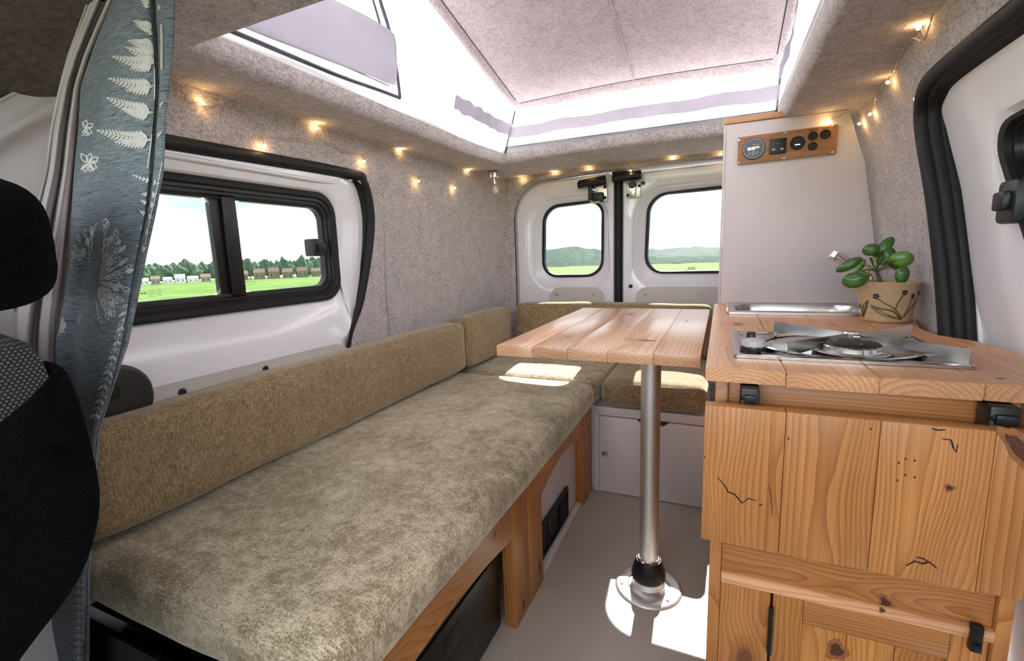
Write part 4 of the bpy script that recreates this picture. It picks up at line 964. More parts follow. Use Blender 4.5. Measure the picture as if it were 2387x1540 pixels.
lathe('burner_cap', [(0, 0.0215), (0.029, 0.0208), (0.0335, 0.0190), (0.0345, 0.0175), (0.034, 0.0165), (0, 0.0165)], bc+Vector((0, 0, 0.002)), 'black', bu, seg=60, wob=lambda a, z: 0.02*math.cos(a*30))
lathe('burner_foot', [(0.050, 0.002), (0.050, 0.005), (0.042, 0.005), (0.042, 0.002)], bc+Vector((0, 0, 0.0015)), 'black', bu, seg=48)
for an in (-75, 40, 160): 
    a = math.radians(an); rivet('cap_rivet', bc+Vector((0.022*math.cos(a), 0.022*math.sin(a), 0.0230)), (0, 0, 1), 0.003, 'steel', bu, 0.0006)
box('spark_plate', (bc.x+0.006, bc.y-0.0385, CZ+0.004), (bc.x+0.012, bc.y-0.0362, CZ+0.016), 'lightgrey', bu, r=0.0005)
# windshield plates: four upright plates meeting in an X behind the burner
XC = Vector((0.196, 0.902))
def plate(end, h_in, h_out, zin, zout, nm='windshield_plate'):
    e_ = Vector(end); d = (e_-XC); s = XC+d.normalized()*0.010; nrm = Vector((-d[1], d[0])).normalized()*0.0009
    pts = [(s, zin), (e_, zout), (e_, zout+h_out), (s, zin+h_in)]
    vs = [Vector((p[0]+k*nrm[0], p[1]+k*nrm[1], CZ+z)) for k in (1, -1) for p, z in pts]
    fs = [(0, 1, 2, 3), (7, 6, 5, 4)]+[(i, (i+1) % 4, 4+(i+1) % 4, 4+i) for i in range(4)]
    bm = bmesh.new(); bv = [bm.verts.new(v) for v in vs]
    for f in fs: bm.faces.new([bv[i] for i in f])
    o = from_bm(nm, bm, 'brushed', hb)
    # folded foot
    foot = e_.lerp(s, 0.04)
    rivet('plate_rivet', (foot[0], foot[1]+0.004, CZ+0.0062), (0, 0, 1), 0.003, 'steel', o, 0.002)
    return o
plate((0.093, HY0+0.006), 0.010, 0.022, 0.013, 0.005); plate((0.296, HY0+0.005), 0.010, 0.022, 0.013, 0.005)
plate((0.090, 0.950), 0.010, 0.022, 0.013, 0.010); plate((0.297, 0.985), 0.010, 0.018, 0.013, 0.008)
lathe('plate_hub', [(0, 0.0245), (0.010, 0.0245), (0.012, 0.022), (0.012, 0.012), (0, 0.012)], (XC[0], XC[1], CZ), 'brushed', hb, seg=8)
box('hub_tab', (XC[0]-0.005, XC[1]-0.030, CZ+0.019), (XC[0]+0.005, XC[1]-0.010, CZ+0.0225), 'brushed', hb, r=0.001)
kp = at(1756, 826, 2, CZ+0.003)
kn = lathe('gas_knob', [(0, 0.014), (0.0165, 0.013), (0.0175, 0.010), (0.0165, 0.006), (0.011, 0.005), (0.011, 0)], (kp.x, HY0+0.024, CZ+0.003), 'black', hb, seg=48, wob=lambda a, z: 0.03*math.cos(a*14) if 0.005 < z < 0.0135 else 0)
lathe('knob_cap', [(0, 0.024), (0.010, 0.0235), (0.0155, 0.021), (0.0168, 0.017), (0.0168, 0.0125), (0, 0.0125)], (kp.x, HY0+0.024, CZ+0.003), 'lightgrey', kn, seg=32)
ip = at(1749, 800, 2, CZ+0.003)
lathe('igniter_button', [(0, 0.021), (0.0055, 0.021), (0.0068, 0.019), (0.0075, 0.006), (0.0105, 0.004), (0.0105, 0)], (0.0495, 0.872, CZ+0.003), 'black', hb, seg=20)

# ---- stoneware jug with plant
jc = Vector((0.322, 1.222, CZ+0.0006))
jr0, jr1, jh = 0.0415, 0.0530, 0.084
jg = thing('plant_pot', 'beige stoneware jug pot painted with blue flowers', 'pot', jc)
def jspout(a, z):
    da = (a-math.radians(12)+math.pi) % (2*math.pi)-math.pi
    return 0.30*math.exp(-(da/0.30)**2)*sstep(0.45*jh, jh, z)
lathe('body', [(0, 0), (jr0-0.003, 0), (jr0, 0.003), (lerp(jr0, jr1, 0.33), jh*0.33), (lerp(jr0, jr1, 0.66), jh*0.66), (jr1-0.0006, jh*0.93), (jr1+0.001, jh*0.985), (jr1, jh), (jr1-0.004, jh), (jr1-0.005, jh*0.95), (jr1-0.007, jh*0.80), (0, jh*0.78)], jc, 'pot', jg, seg=72, wob=jspout)
lathe('soil', [(0, 0.004), (0.03, 0.003), (jr1-0.0075, 0.0)], jc+Vector((0, 0, jh*0.80)), 'soil', jg, seg=24)
def jp(a, h, off=0.0008):
    a = math.radians(a); r = lerp(jr0, jr1, h)*(1+jspout(a, h*jh))+off; return jc+Vector((r*math.cos(a), r*math.sin(a), h*jh))
VA = math.degrees(math.atan2(-jc.y, -jc.x))            # side of the jug that faces the room
def jang(u): return VA+u
for pts, w in ((((34, 0.10), (14, 0.30), (-12, 0.36), (-34, 0.42)), 0.0016), (((34, 0.10), (10, 0.16), (-14, 0.24), (-34, 0.42)), 0.0016), (((34, 0.10), (0, 0.24), (-34, 0.42)), 0.0010),
               (((36, 0.12), (18, 0.34), (-8, 0.52), (-20, 0.62)), 0.0012), (((18, 0.36), (22, 0.52), (30, 0.70)), 0.0013), (((40, 0.14), (48, 0.40), (52, 0.62)), 0.0012), (((40, 0.16), (60, 0.40), (72, 0.56)), 0.0013),
               (((-62, 0.10), (-48, 0.30), (-40, 0.54)), 0.0014), (((-62, 0.10), (-58, 0.36), (-40, 0.54)), 0.0014), (((-62, 0.10), (-50, 0.34), (-40, 0.54)), 0.0009), (((-78, 0.30), (-66, 0.40), (-52, 0.62)), 0.0012), (((-74, 0.36), (-70, 0.46), (-66, 0.60)), 0.0010)):
    tube('painted_stem', catmull([jp(jang(a), h) for a, h in pts], 5), w, 'olive', jg, 5)
for (a, h, r) in ((-22, 0.66, 0.0058), (32, 0.76, 0.0052), (-48, 0.74, 0.0056), (54, 0.66, 0.0050), (-70, 0.66, 0.0052), (-92, 0.68, 0.0045), (76, 0.72, 0.005)):
    c = jp(jang(a), h, 0.0004); nrm = (c-Vector((jc.x, jc.y, c.z))).normalized()
    f = lathe('painted_flower', [(0, 0.0010), (r*0.8, 0.0009), (r, 0.0)], c, 'cobalt', jg, nrm, 30, wob=lambda an, z: 0.22*math.cos(an*5))
    lathe('flower_eye', [(0, 0.0006), (r*0.2, 0.0005), (r*0.25, 0)], c+nrm*0.001, 'meterring', f, nrm, 8)
pl = thing('plant', 'green plant with round leaves growing in the stoneware jug', 'plant', jc+Vector((0, 0, jh*0.8)))
jy = jc.y
def pp(u, v, dy=0.0): return at(u, v, 1, jy+dy)
fork = pp(2042, 630); root = pp(2056, 648, -0.005); root.z = jc.z+jh*0.80
tube('trunk', catmull([root, root.lerp(fork, 0.5)+Vector((0.002, 0, 0)), fork], 5), [0.0042]*5+[0.0034]*6, 'stem', pl, 8)
def leaf(u, v, dy, w, h, rot, tilt, yaw, mat):
    c = pp(u, v, dy); n = 20; vs = [(0, 0, 0.0015)]; fs = []
    for ring in (0.5, 1.0):
        for k in range(n):
            a = 2*math.pi*k/n; vs.append((math.cos(a)*w*ring, math.sin(a)*h*ring, -0.0035*ring*ring*(1 if ring > 0.6 else 0.4)+0.0008*math.sin(a*3)*ring))
    for k in range(n):
        fs.append((0, 1+k, 1+(k+1) % n)); fs.append((1+k, 1+n+k, 1+n+(k+1) % n, 1+(k+1) % n))
    # local +Z faces the room, then tilted
    toward = Vector((-c.x, -c.y, 0)).normalized(); zax = toward; yax = Vector((0, 0, 1)); xax = yax.cross(zax)
    R = Matrix((xax, yax, zax)).transposed() @ Matrix.Rotation(math.radians(rot), 3, 'Z') @ Matrix.Rotation(math.radians(tilt), 3, 'X') @ Matrix.Rotation(math.radians(yaw), 3, 'Y')
    o = mk('leaf', vs, fs, mat, pl, True, Matrix.Translation(c) @ R.to_4x4())
    md = o.modifiers.new('solid', 'SOLIDIFY'); md.thickness = 0.0012
    return c
LV = [(2030, 582, -0.01, 0.0150, 0.0125, 10, 0, 0, 'leaf'), (2062, 575, 0.0, 0.024, 0.0115, 55, 0, 10, 'leaf'), (2060, 602, 0.015, 0.0150, 0.0150, 0, 0, 0, 'leafl'), (2075, 597, -0.005, 0.0115, 0.0185, 0, 0, 20, 'leaf'),
      (2101, 605, -0.012, 0.0205, 0.0170, 8, 10, 0, 'leafl'), (2104, 640, -0.045, 0.0120, 0.0185, 0, 0, 10, 'leaf'), (1979, 617, -0.02, 0.0260, 0.0105, 32, 0, 0, 'leaf'), (1992, 653, -0.045, 0.0220, 0.0165, 12, 0, 0, 'leaf'),
      (2006, 620, 0.01, 0.0065, 0.0160, -25, 0, 0, 'leafl'), (2018, 645, 0.02, 0.0065, 0.0100, -30, 0, 0, 'leafl'), (2086, 622, 0.02, 0.0130, 0.0040, -30, 0, 0, 'leaf'), (2050, 590, 0.02, 0.012, 0.013, 0, 0, 0, 'leaf')]
for i, a in enumerate(LV):
    c = leaf(*a); s = fork+Vector((random.uniform(-0.002, 0.002), 0, random.uniform(-0.006, 0.004)))
    m_ = s.lerp(c, 0.55)+Vector((0, 0, 0.006 if c.z > s.z else 0.012))
    tube('leaf_stalk', catmull([s, m_, c+Vector((0, 0.001, 0))], 5), 0.0011, 'stem' if i % 3 else 'leafl', pl, 5)
tube('leaf_stalk', catmull([fork, pp(2034, 612), pp(2029, 600)], 4), 0.0022, 'stem', pl, 6)

# ================================================================ STRING LIGHTS AND READING LAMP
BUL = [(470, 240, 'L', (1, 0.2), 0.10), (617, 338, 'L', (0.2, -1), 0), (740, 300, 'L', (-0.1, 0.6), 0), (849, 375, 'L', (0, -1), 0), (932, 337, 'L', (0.6, 0.5), 0), (976, 421, 'L', (-0.2, -1), 0), (1060, 437, 'L', (0.6, -0.8), 0), (1092, 398, 'L', (0, 0.8), 0),
       (1149, 425, 'R', (-0.1, -0.5), 0), (1218, 415, 'R', (-0.2, -1), 0), (1292, 380, 'R', (-0.1, 0.8), 0), (1372, 390, 'R', (-0.2, -1), 0), (1470, 397, 'R', (0, -1), 0), (1569, 345, 'R', (-0.1, 0.6), 0), (1681, 345, 'R', (0.1, -1), 0),
       (1935, 280, 'P', (-0.9, -0.3), 0), (2003, 287, 'S', (0.2, -1), 0), (2028, 265, 'S', (0, -1), 0), (2070, 190, 'S', (-0.1, -1), 0), (2147, 15, 'S', (0.2, 0.3), 0)]
ls = thing('string_lights', 'warm white fairy light string tacked along the ceiling edge', 'string lights', (-0.3, 1.9, 1.15))
def wallpt(u, v, side):
    if side == 'L': 
        p = at(u, v, 0, xl(1.15)+0.012); return p
    if side == 'R': return at(u, v, 1, YR-0.014)
    if side == 'P': return at(u, v, 1, 1.515)
    x = 0.32
    for _ in range(6): p = at(u, v, 0, x); x = xr(min(p.z, 1.195), p.y)-0.010
    return p
def cap_z(p):
    p = p.copy(); p.z = min(p.z, zc(p.x, p.y)-0.007); return p
bl_mesh = None; anchors = []
for (u, v, side, d, _) in BUL:
    p = cap_z(wallpt(u, v, side))
    if side == 'L': dv = Vector((0.25, d[0], d[1]))
    elif side in 'RP': dv = Vector((d[0], -0.2, d[1]))
    else: dv = Vector((-0.2, -d[0], d[1]))
    dv = dv.normalized(); base = p-dv*0.020
    vs, fs = tube_geo([base, base+dv*0.004, base+dv*0.014, p], [0.0014, 0.0022, 0.0026, 0.0030], 8)
    sh = mk('bulb_shell', vs, fs, 'clear', ls, True)
    lathe('bulb', [(0, -0.0032), (0.0024, -0.0024), (0.0036, 0), (0.0026, 0.0024), (0, 0.0034)], p+dv*0.0015, 'bulb', sh, dv, 10)
    anchors.append((side, base, p))
WIRE = [[('L', 385, 200), ('L', 430, 217), ('B', 0), ('L', 560, 255), ('L', 618, 305), ('B', 1), ('L', 690, 322), ('L', 735, 332), ('B', 2), ('L', 790, 345), ('B', 3), ('L', 880, 345), ('B', 4), ('L', 950, 380), ('B', 5), ('L', 1020, 408), ('B', 6), ('L', 1085, 415), ('B', 7), ('L', 1120, 420)],
        [('R', 1160, 418), ('B', 8), ('R', 1195, 411), ('B', 9), ('R', 1240, 405), ('R', 1285, 396), ('B', 10), ('R', 1330, 385), ('B', 11), ('R', 1400, 378), ('R', 1440, 377), ('B', 12), ('R', 1510, 365), ('R', 1555, 366), ('B', 13), ('R', 1620, 345), ('B', 14), ('R', 1685, 332)],
        [('P', 1938, 272), ('B', 15), ('P', 1970, 262), ('S', 1984, 265), ('B', 16), ('S', 2012, 255), ('B', 17), ('S', 2045, 222), ('B', 18), ('S', 2085, 150), ('S', 2120, 80), ('B', 19), ('S', 2180, -20)]]
for w in WIRE:
    pts = []
    for e_ in w:
        if e_[0] == 'B': pts.append(anchors[e_[1]][1])
        else:
            q = cap_z(wallpt(e_[1], e_[2], e_[0])); pts.append(q)
    fine = catmull(pts, 8); tw = []
    for k in (0, 1):
        tw.append(tube_geo([p+Vector((0.0010*math.cos(i*1.3+k*3.1), 0.0010*math.cos(i*1.3+k*3.1), 0.0010*math.sin(i*1.3+k*3.1))) for i, p in enumerate(fine)], 0.0007, 5))
    merge('wire', tw, 'wire', ls, True)
rl = thing('reading_lamp', 'small chrome ceiling lamp with a round bulb in the rear left corner', 'lamp', (-0.872, 1.845, 1.13))
lb = at(1150, 402, 2, ZC-0.001)
lathe('lamp_base', [(0, -0.022), (0.022, -0.022), (0.024, -0.020), (0.024, 0.0), (0, 0.0)], lb, 'chrome', rl, seg=28)
tube('lamp_stem', [lb+Vector((0.002, 0, -0.020)), lb+Vector((0.003, 0, -0.050))], 0.0065, 'chrome', rl, 12)
lathe('lamp_joint', [(0, 0.008), (0.006, 0.006), (0.008, 0), (0.006, -0.006), (0, -0.008)], lb+Vector((0.003, 0, -0.052)), 'chrome', rl, seg=14)
lathe('lamp_bulb', [(0, -0.016), (0.009, -0.013), (0.014, -0.004), (0.014, 0.002), (0.010, 0.010), (0.007, 0.016), (0, 0.017)], lb+Vector((0.006, 0, -0.070)), 'frost', rl, seg=20)

# ---- knots, cracks and nail holes in the pine fronts
def knot(u, v, axis, val, w, h, parent, rot=0.0, rim=True):
    c = at(u, v, axis, val); i, j = [k for k in range(3) if k != axis]
    for nm, sc, mat, lift in ((('knot_rim', 1.7, 'knotrim', 0.00005),) if rim else ())+(('knot', 1.0, 'knot', 0.00012),):
        vs = []
        for k in range(18):
            a = 2*math.pi*k/18; r = sc*(1+0.16*math.sin(a*3+u)+0.10*math.sin(a*5+v)); x, y = math.cos(a)*w*r, math.sin(a)*h*r
            q = c.copy(); q[i] += x*math.cos(rot)-y*math.sin(rot); q[j] += x*math.sin(rot)+y*math.cos(rot); q[axis] += (-lift if axis == 1 else lift); vs.append(q)
        mk(nm, vs, [tuple(range(18))], mat, parent)
def crack(pts, axis, val, r, parent):
    n = len(pts); tube('crack', [at(u, v, axis, val) for u, v in pts], [r*(0.35+0.65*math.sin(math.pi*(k+0.5)/n)) for k in range(n)], 'gap', parent, 5)
fyp = 0.6584
for pts, r in (([(1672, 1112), (1690, 1132), (1697, 1146), (1712, 1151), (1730, 1172), (1745, 1161), (1764, 1167)], 0.0011), ([(2112, 1318), (2132, 1307), (2150, 1313), (2166, 1309), (2184, 1324)], 0.0013), ([(2136, 1298), (2152, 1301), (2168, 1312)], 0.0010),
               ([(2196, 1022), (2217, 1025), (2221, 1040), (2228, 1054), (2233, 1036)], 0.0010), ([(2172, 998), (2186, 1002), (2204, 1001)], 0.0010), ([(1770, 1178), (1776, 1174)], 0.0011), ([(1793, 1130), (1798, 1160), (1800, 1200)], 0.0005)): crack(pts, 1, fyp, r, ft)
for (u, v) in ((1838, 1022), (2095, 1078), (2111, 1069), (2132, 1073), (2092, 1119), (2132, 1112), (2110, 1107), (1643, 1065), (2030, 999)): knot(u, v, 1, fyp, 0.0011, 0.0016, ft, rim=False)
knot(2213, 1137, 1, fyp, 0.0028, 0.0030, ft); knot(2370, 1040, 1, fyp, 0.006, 0.015, ft, 0.5)
knot(2036, 1319, 1, ky+0.004, 0.0075, 0.0036, kt, 0.0); knot(2063, 1404, 1, ky+0.004, 0.0050, 0.0075, kt, 0.3); knot(2056, 1422, 1, ky-0.002, 0.0022, 0.0026, kt)
knot(1950, 1515, 1, ky+0.009, 0.008, 0.010, kd)
knot(2333, 882, 2, CZ+0.0001, 0.0045, 0.0040, wk, rim=False); knot(1945, 757, 2, CZ+0.0001, 0.011, 0.0035, wk, rim=False)
knot(1508, 793, 2, TZ+0.0004, 0.010, 0.0035, tb); knot(1601, 748, 2, TZ+0.0004, 0.004, 0.004, tb, rim=False); knot(1475, 738, 2, TZ+0.0004, 0.006, 0.003, tb, rim=False); knot(1268, 786, 2, TZ+0.0004, 0.0015, 0.002, tb, rim=False)
for (y_, z_, w_, h_) in ((0.92, 0.030, 0.006, 0.012), (1.03, 0.060, 0.008, 0.016), (0.79, 0.290, 0.005, 0.008), (1.33, 0.296, 0.007, 0.004), (1.475, 0.235, 0.004, 0.012), (1.53, 0.255, 0.012, 0.010)):
    vs = [Vector((bx+(0.0013 if y_ > 1.49 else 0.0008 if y_ > 0.96 and y_ < 1.06 or y_ > 1.46 else 0.0003 if y_ < 0.96 and y_ > 0.87 else -0.0018), y_+math.cos(a)*w_*(1+0.2*math.sin(3*a+y_*9)), z_+math.sin(a)*h_*(1+0.2*math.sin(3*a+y_*9)))) for a in [2*math.pi*k/16 for k in range(16)]]
    mk('knot', vs, [tuple(range(16))], 'knot', bf)

# ================================================================ CURTAINS
# rows of the gathered curtain: photo row, left edge, fold line, right edge, depth
CUR = [(-90, 292, 352, 412, 0.384), (0, 265, 350, 408, 0.380), (100, 224, 358, 405, 0.374), (200, 190, 364, 395, 0.368), (300, 184, 356, 386, 0.362), (400, 174, 350, 382, 0.354), (500, 168, 338, 362, 0.346), (600, 163, 318, 340, 0.338), (700, 150, 300, 320, 0.330), (800, 128, 284, 298, 0.322), (900, 138, 258, 264, 0.312), (1000, 150, 226, 232, 0.304), (1150, 150, 214, 219, 0.300), (1340, 130, 200, 208, 0.298), (1560, 30, 196, 208, 0.296), (1700, 10, 198, 211, 0.295)]
def crow(py):
    for a, b in zip(CUR, CUR[1:]):
        if py <= b[0]:
            t = (py-a[0])/(b[0]-a[0]); return [lerp(a[i], b[i], t) for i in range(5)]
    return list(CUR[-1])
def csurf(px, py):
    "point of the patterned curtain: broad face, deep valley at the fold line, narrow face to the right"
    _, l, f, r, y = crow(py)
    if px <= f:
        t = (px-l)/max(f-l, 1); dep = -0.026*math.sin(min(1, max(0, t))*math.pi)**0.8-0.012*sstep(0.55, 0.95, t)
        k = sstep(380, 620, py)*sstep(1050, 850, py); dep += k*0.030*math.exp(-((t-0.30)/0.16)**2)
    else:
        t = (px-f)/max(r-f, 1); dep = 0.016*math.exp(-(t/0.18)**2)-0.012*math.sin(t*math.pi)+0.010*(1-t)
        if t < 0.08: dep += 0
    dep *= 0.42
    dep += 0.0015*noise.noise(Vector((px*0.012, py*0.010, 3)))
    return at(px, py, 1, y+dep+0.010)
ctn = thing('curtain', 'slate blue curtain with white fern print gathered behind the driver seat', 'curtain', (-0.80, 0.34, 0.02))
def cface(u, v):
    py = lerp(-90, 1690, v); _, l, f, r, y = crow(py); return csurf(lerp(l, f, u), py)
def cside(u, v):
    py = lerp(-90, 1690, v); _, l, f, r, y = crow(py); return csurf(lerp(f+0.01, r, u), py)
def cunder(u, v):     # cloth returning behind the fold
    py = lerp(-90, 1690, v); _, l, f, r, y = crow(py); p = csurf(lerp(f-14, f+0.02, u), py); return p+Vector((0, 0.010*(1-u), 0))
sheet('curtain_cloth', cface, 44, 130, 'curtain', ctn, thick=0.0016)
sheet('curtain_fold', cside, 14, 130, 'curtain', ctn, thick=0.0016)
sheet('curtain_return', cunder, 4, 130, 'curtain', ctn)
# white edge stitching on the fold
for o_ in (0, 5): tube('edge_stitching', [csurf(lerp(crow(py)[2], crow(py)[3], 0.45)+o_*0.6, py)+Vector((0.001, -0.0022, 0)) for py in range(60, 165, 8)], 0.0007, 'print', ctn, 5)
# print: leaflets as thin patches of pigment lying on the cloth
PR = []
def patch(poly):
    vs = []
    for (x, y) in poly:
        p = csurf(x, y); tocam = (CP-p).normalized(); vs.append(p+tocam*0.0030)
    n = len(vs); cx = sum(q[0] for q in poly)/n; cy_ = sum(q[1] for q in poly)/n; c = csurf(cx, cy_); c += (CP-c).normalized()*0.0030
    PR.append((vs+[c], [(i, (i+1) % n, n) for i in range(n)]))
def clipx(x, y):
    _, l, f, r, yy = crow(y); return min(max(x, l+2), r-1)
def leaflet(x, y, ang, L, Wd, hollow=False):
    ca, sa = math.cos(ang), math.sin(ang); prof = [(0, 0), (0.25, 0.8), (0.5, 1), (0.8, 0.6), (1, 0)]
    up = [(t*L, w*Wd) for t, w in prof]; lo = [(t*L, -w*Wd) for t, w in prof[1:-1]][::-1]
    def T(a, b): xx = x+a*ca-b*sa; yy = y+a*sa+b*ca; return (clipx(xx, yy), yy)
    if not hollow: patch([T(a, b) for a, b in up+lo])
    else:
        ring = up+lo; n = len(ring)
        for i in range(n):
            a, b = ring[i], ring[(i+1) % n]; k = 0.66; m = (L*0.5, 0)
            a2 = (m[0]+(a[0]-m[0])*k, a[1]*k); b2 = (m[0]+(b[0]-m[0])*k, b[1]*k)
            patch([T(*a), T(*b), T(*b2), T(*a2)])
def stem_line(pts, w):
    fine = []
    for (x0, y0), (x1, y1) in zip(pts, pts[1:]):
        m = max(1, int(math.hypot(x1-x0, y1-y0)/5)); fine += [(lerp(x0, x1, k/m), lerp(y0, y1, k/m)) for k in range(m)]
    pts = fine+[pts[-1]]
    for (x0, y0), (x1, y1) in zip(pts, pts[1:]):
        d = Vector((x1-x0, y1-y0)); 
        if d.length < 1e-6: continue
        n = Vector((-d.y, d.x)).normalized()*w; patch([(clipx(x0+n.x, y0), y0+n.y), (clipx(x1+n.x, y1), y1+n.y), (clipx(x1-n.x, y1), y1-n.y), (clipx(x0-n.x, y0), y0-n.y)])
def frond(x0, y0, x1, y1, n, L, Wd, curve=0.0):
    "one fern frond from its root to its tip, leaflets shrinking toward the tip"
    pts = []
    for i in range(n+1):
        t = i/n; pts.append((lerp(x0, x1, t), lerp(y0, y1, t)+curve*math.sin(t*math.pi)))
    stem_line(pts, 1.1)
    for i in range(1, n+1):
        (xa, ya), (xb, yb) = pts[i-1], pts[i]; a = math.atan2(yb-ya, xb-xa); s = (1-i/n)**0.7*0.85+0.18
        for sg in (-1, 1): leaflet(xb, yb, a+sg*0.75, L*s, Wd*s*0.9+0.6, hollow=False)
    leaflet(x1, y1, math.atan2(y1-y0, x1-x0), L*0.3, Wd*0.5)
rng = random.Random(3)
stem_line([(356, -40), (356, 60), (360, 150), (360, 250), (352, 330), (344, 390)], 1.4)
for (x0, y0, x1, y1, n, L) in ((362, 145, 268, 133, 11, 26), (360, 200, 260, 184, 11, 27), (357, 262, 255, 230, 12, 30), (354, 325, 233, 305, 13, 30), (362, 100, 305, 95, 8, 24), (360, 60, 316, 50, 7, 22), (357, 10, 330, -10, 6, 20), (362, 126, 300, 112, 8, 24)):
    frond(x0, y0, x1, y1, n, L, 4.2, 5)
    frond(x0-4, y0+2, x1+40, y1+26, max(5, n-4), L*0.8, 3.6, 4)
for (x0, y0, x1, y1) in ((362, 255, 380, 238), (358, 322, 376, 308)): frond(x0, y0, x1, y1, 4, 9, 2.4)
stem_line([(378, 375), (366, 440), (352, 500), (338, 570)], 1.0)
for (x0, y0, x1, y1, n) in ((372, 428, 312, 408, 7), (366, 450, 334, 452, 6), (362, 478, 330, 468, 6), (356, 508, 328, 492, 5), (347, 545, 330, 530, 5), (342, 578, 322, 574, 5)): frond(x0, y0, x1, y1, n, 13, 3.0, 2)
for (cx, cy, s) in ((196, 300, 1.0), (205, 380, 1.15)):      # small butterfly-shaped blossoms
    for a, L in ((-2.2, 30), (-1.3, 26), (-0.5, 30), (0.5, 26), (1.2, 22), (2.0, 24)): leaflet(cx, cy, a, L*s*0.85, 7*s, hollow=True)
    for a in (-0.2, 0.9, 2.4): leaflet(cx, cy, a, 22*s, 3*s)
bx0, by0 = 216, 655                                           # big bursting flower head
for i in range(42):
    a = -1.75+2.75*i/41+rng.uniform(-0.05, 0.05); R0 = rng.uniform(8, 40); R1 = rng.uniform(70, 142)*(0.72+0.28*math.cos(a+0.7))
    x, y = bx0+R1*0.62*math.cos(a), by0+R1*math.sin(a)
    stem_line([(bx0+R0*0.6*math.cos(a), by0+R0*math.sin(a)), (bx0+R1*0.4*math.cos(a), by0+R1*0.62*math.sin(a)), (x, y)], 0.8)
    leaflet(x, y, math.atan2(math.sin(a), 0.62*math.cos(a)), rng.uniform(16, 26), rng.uniform(4.2, 6.2), hollow=(i % 3 != 0))
    leaflet(bx0+R1*0.36*math.cos(a), by0+R1*0.55*math.sin(a), a+rng.uniform(-0.4, 0.4), rng.uniform(12, 20), 2.4, hollow=(i % 2 == 0))
for a, L in ((1.9, 92), (1.5, 88), (1.15, 96), (0.8, 92), (0.45, 84)):
    x, y = bx0-8+L*0.55*math.cos(a), by0+10+L*0.8*math.sin(a); stem_line([(bx0, by0+10), (x, y)], 1.0); leaflet(x, y, a, 22, 5, hollow=True)
for i in range(15):
    a = -2.9+1.3*i/14; R1 = rng.uniform(40, 95); x, y = 200+R1*0.40*math.cos(a), 640+R1*math.sin(a); leaflet(x, y, a, 18, 4.0, hollow=True)
for i in range(16):                                           # trailing sprays down the right edge
    t = i/15; x = lerp(300, 226, t); y = lerp(705, 960, t); stem_line([(x, y), (x-5, y+17)], 0.8)
    for sg in (-1, 1): leaflet(x-2, y+4, 1.7+sg*rng.uniform(0.5, 0.9), rng.uniform(14, 22), 3.4, hollow=(i % 2 == 0))
frond(150, 775, 140, 735, 5, 15, 3.2); frond(136, 782, 152, 752, 4, 11, 2.6)
for i in range(12):
    y = 1345+i*17; stem_line([(183, y), (184, y+17)], 0.8)
    for sg in (-1, 1): leaflet(183+sg*2, y+8, -1.57+sg*0.8, 14, 3.4, hollow=True); leaflet(183+sg*2, y+12, 1.57+sg*0.75, 11, 2.4)
prn = merge('fern_print', PR, 'print', ctn)
# pale lining folds to the left of the printed face
LIN = [(-90, 235, 300, 0.376), (0, 206, 282, 0.374), (60, 184, 252, 0.370), (130, 158, 222, 0.366), (200, 138, 200, 0.362), (300, 118, 192, 0.352), (400, 106, 184, 0.342), (520, 76, 176, 0.326), (640, 42, 170, 0.312), (760, 24, 156, 0.304), (880, 20, 150, 0.300), (1100, 30, 160, 0.298), (1500, 60, 170, 0.296)]
def lin(u, v):
    py = lerp(-90, 1500, v)
    for a, b in zip(LIN, LIN[1:]):
        if py <= b[0]: t = (py-a[0])/(b[0]-a[0]); l, r, y = (lerp(a[i], b[i], t) for i in (1, 2, 3)); break
    ph = u*2*math.pi*2.6+0.5*math.sin(v*4)
    y = lerp(y, crow(py)[4]+0.014, u**1.5)
    return at(lerp(l, r, u), py, 1, y+0.0045*math.sin(ph)+0.0015*math.sin(ph*2.1+v*9)+0.008)
sheet('curtain_lining', lin, 60, 80, 'lining', ctn, thick=0.0014)
# plain grey blackout cloth over the cab side window
bo = thing('blackout_curtain', 'plain grey cloth draped over the cab side window', 'curtain', (-0.95, 0.15, 0.5))
def blk(u, v):
    px = lerp(-140, 150, u); topv = 300-105*sstep(-0.1, 1.0, u)-20*u
    py = lerp(topv, 900, v); x = -0.905
    sw = 0.020*math.exp(-((py-(topv+62+28*math.sin(u*3.0)))/26)**2)-0.012*math.exp(-((py-(topv+104+10*math.sin(u*3.0)))/16)**2)
    return at(px, py, 0, x+sw-0.02*sstep(0.3, 0, v)+0.008*math.sin(u*9+v*2)*v)
sheet('cloth', blk, 50, 60, 'lining', bo, thick=0.0014)
def hem(u, v):
    p = blk(u, 0.0); return p+Vector((0.002, 0, -0.004*v))
tube('cloth_hem', [blk(i/30, 0.004) for i in range(31)], 0.0025, 'lining', bo, 6)

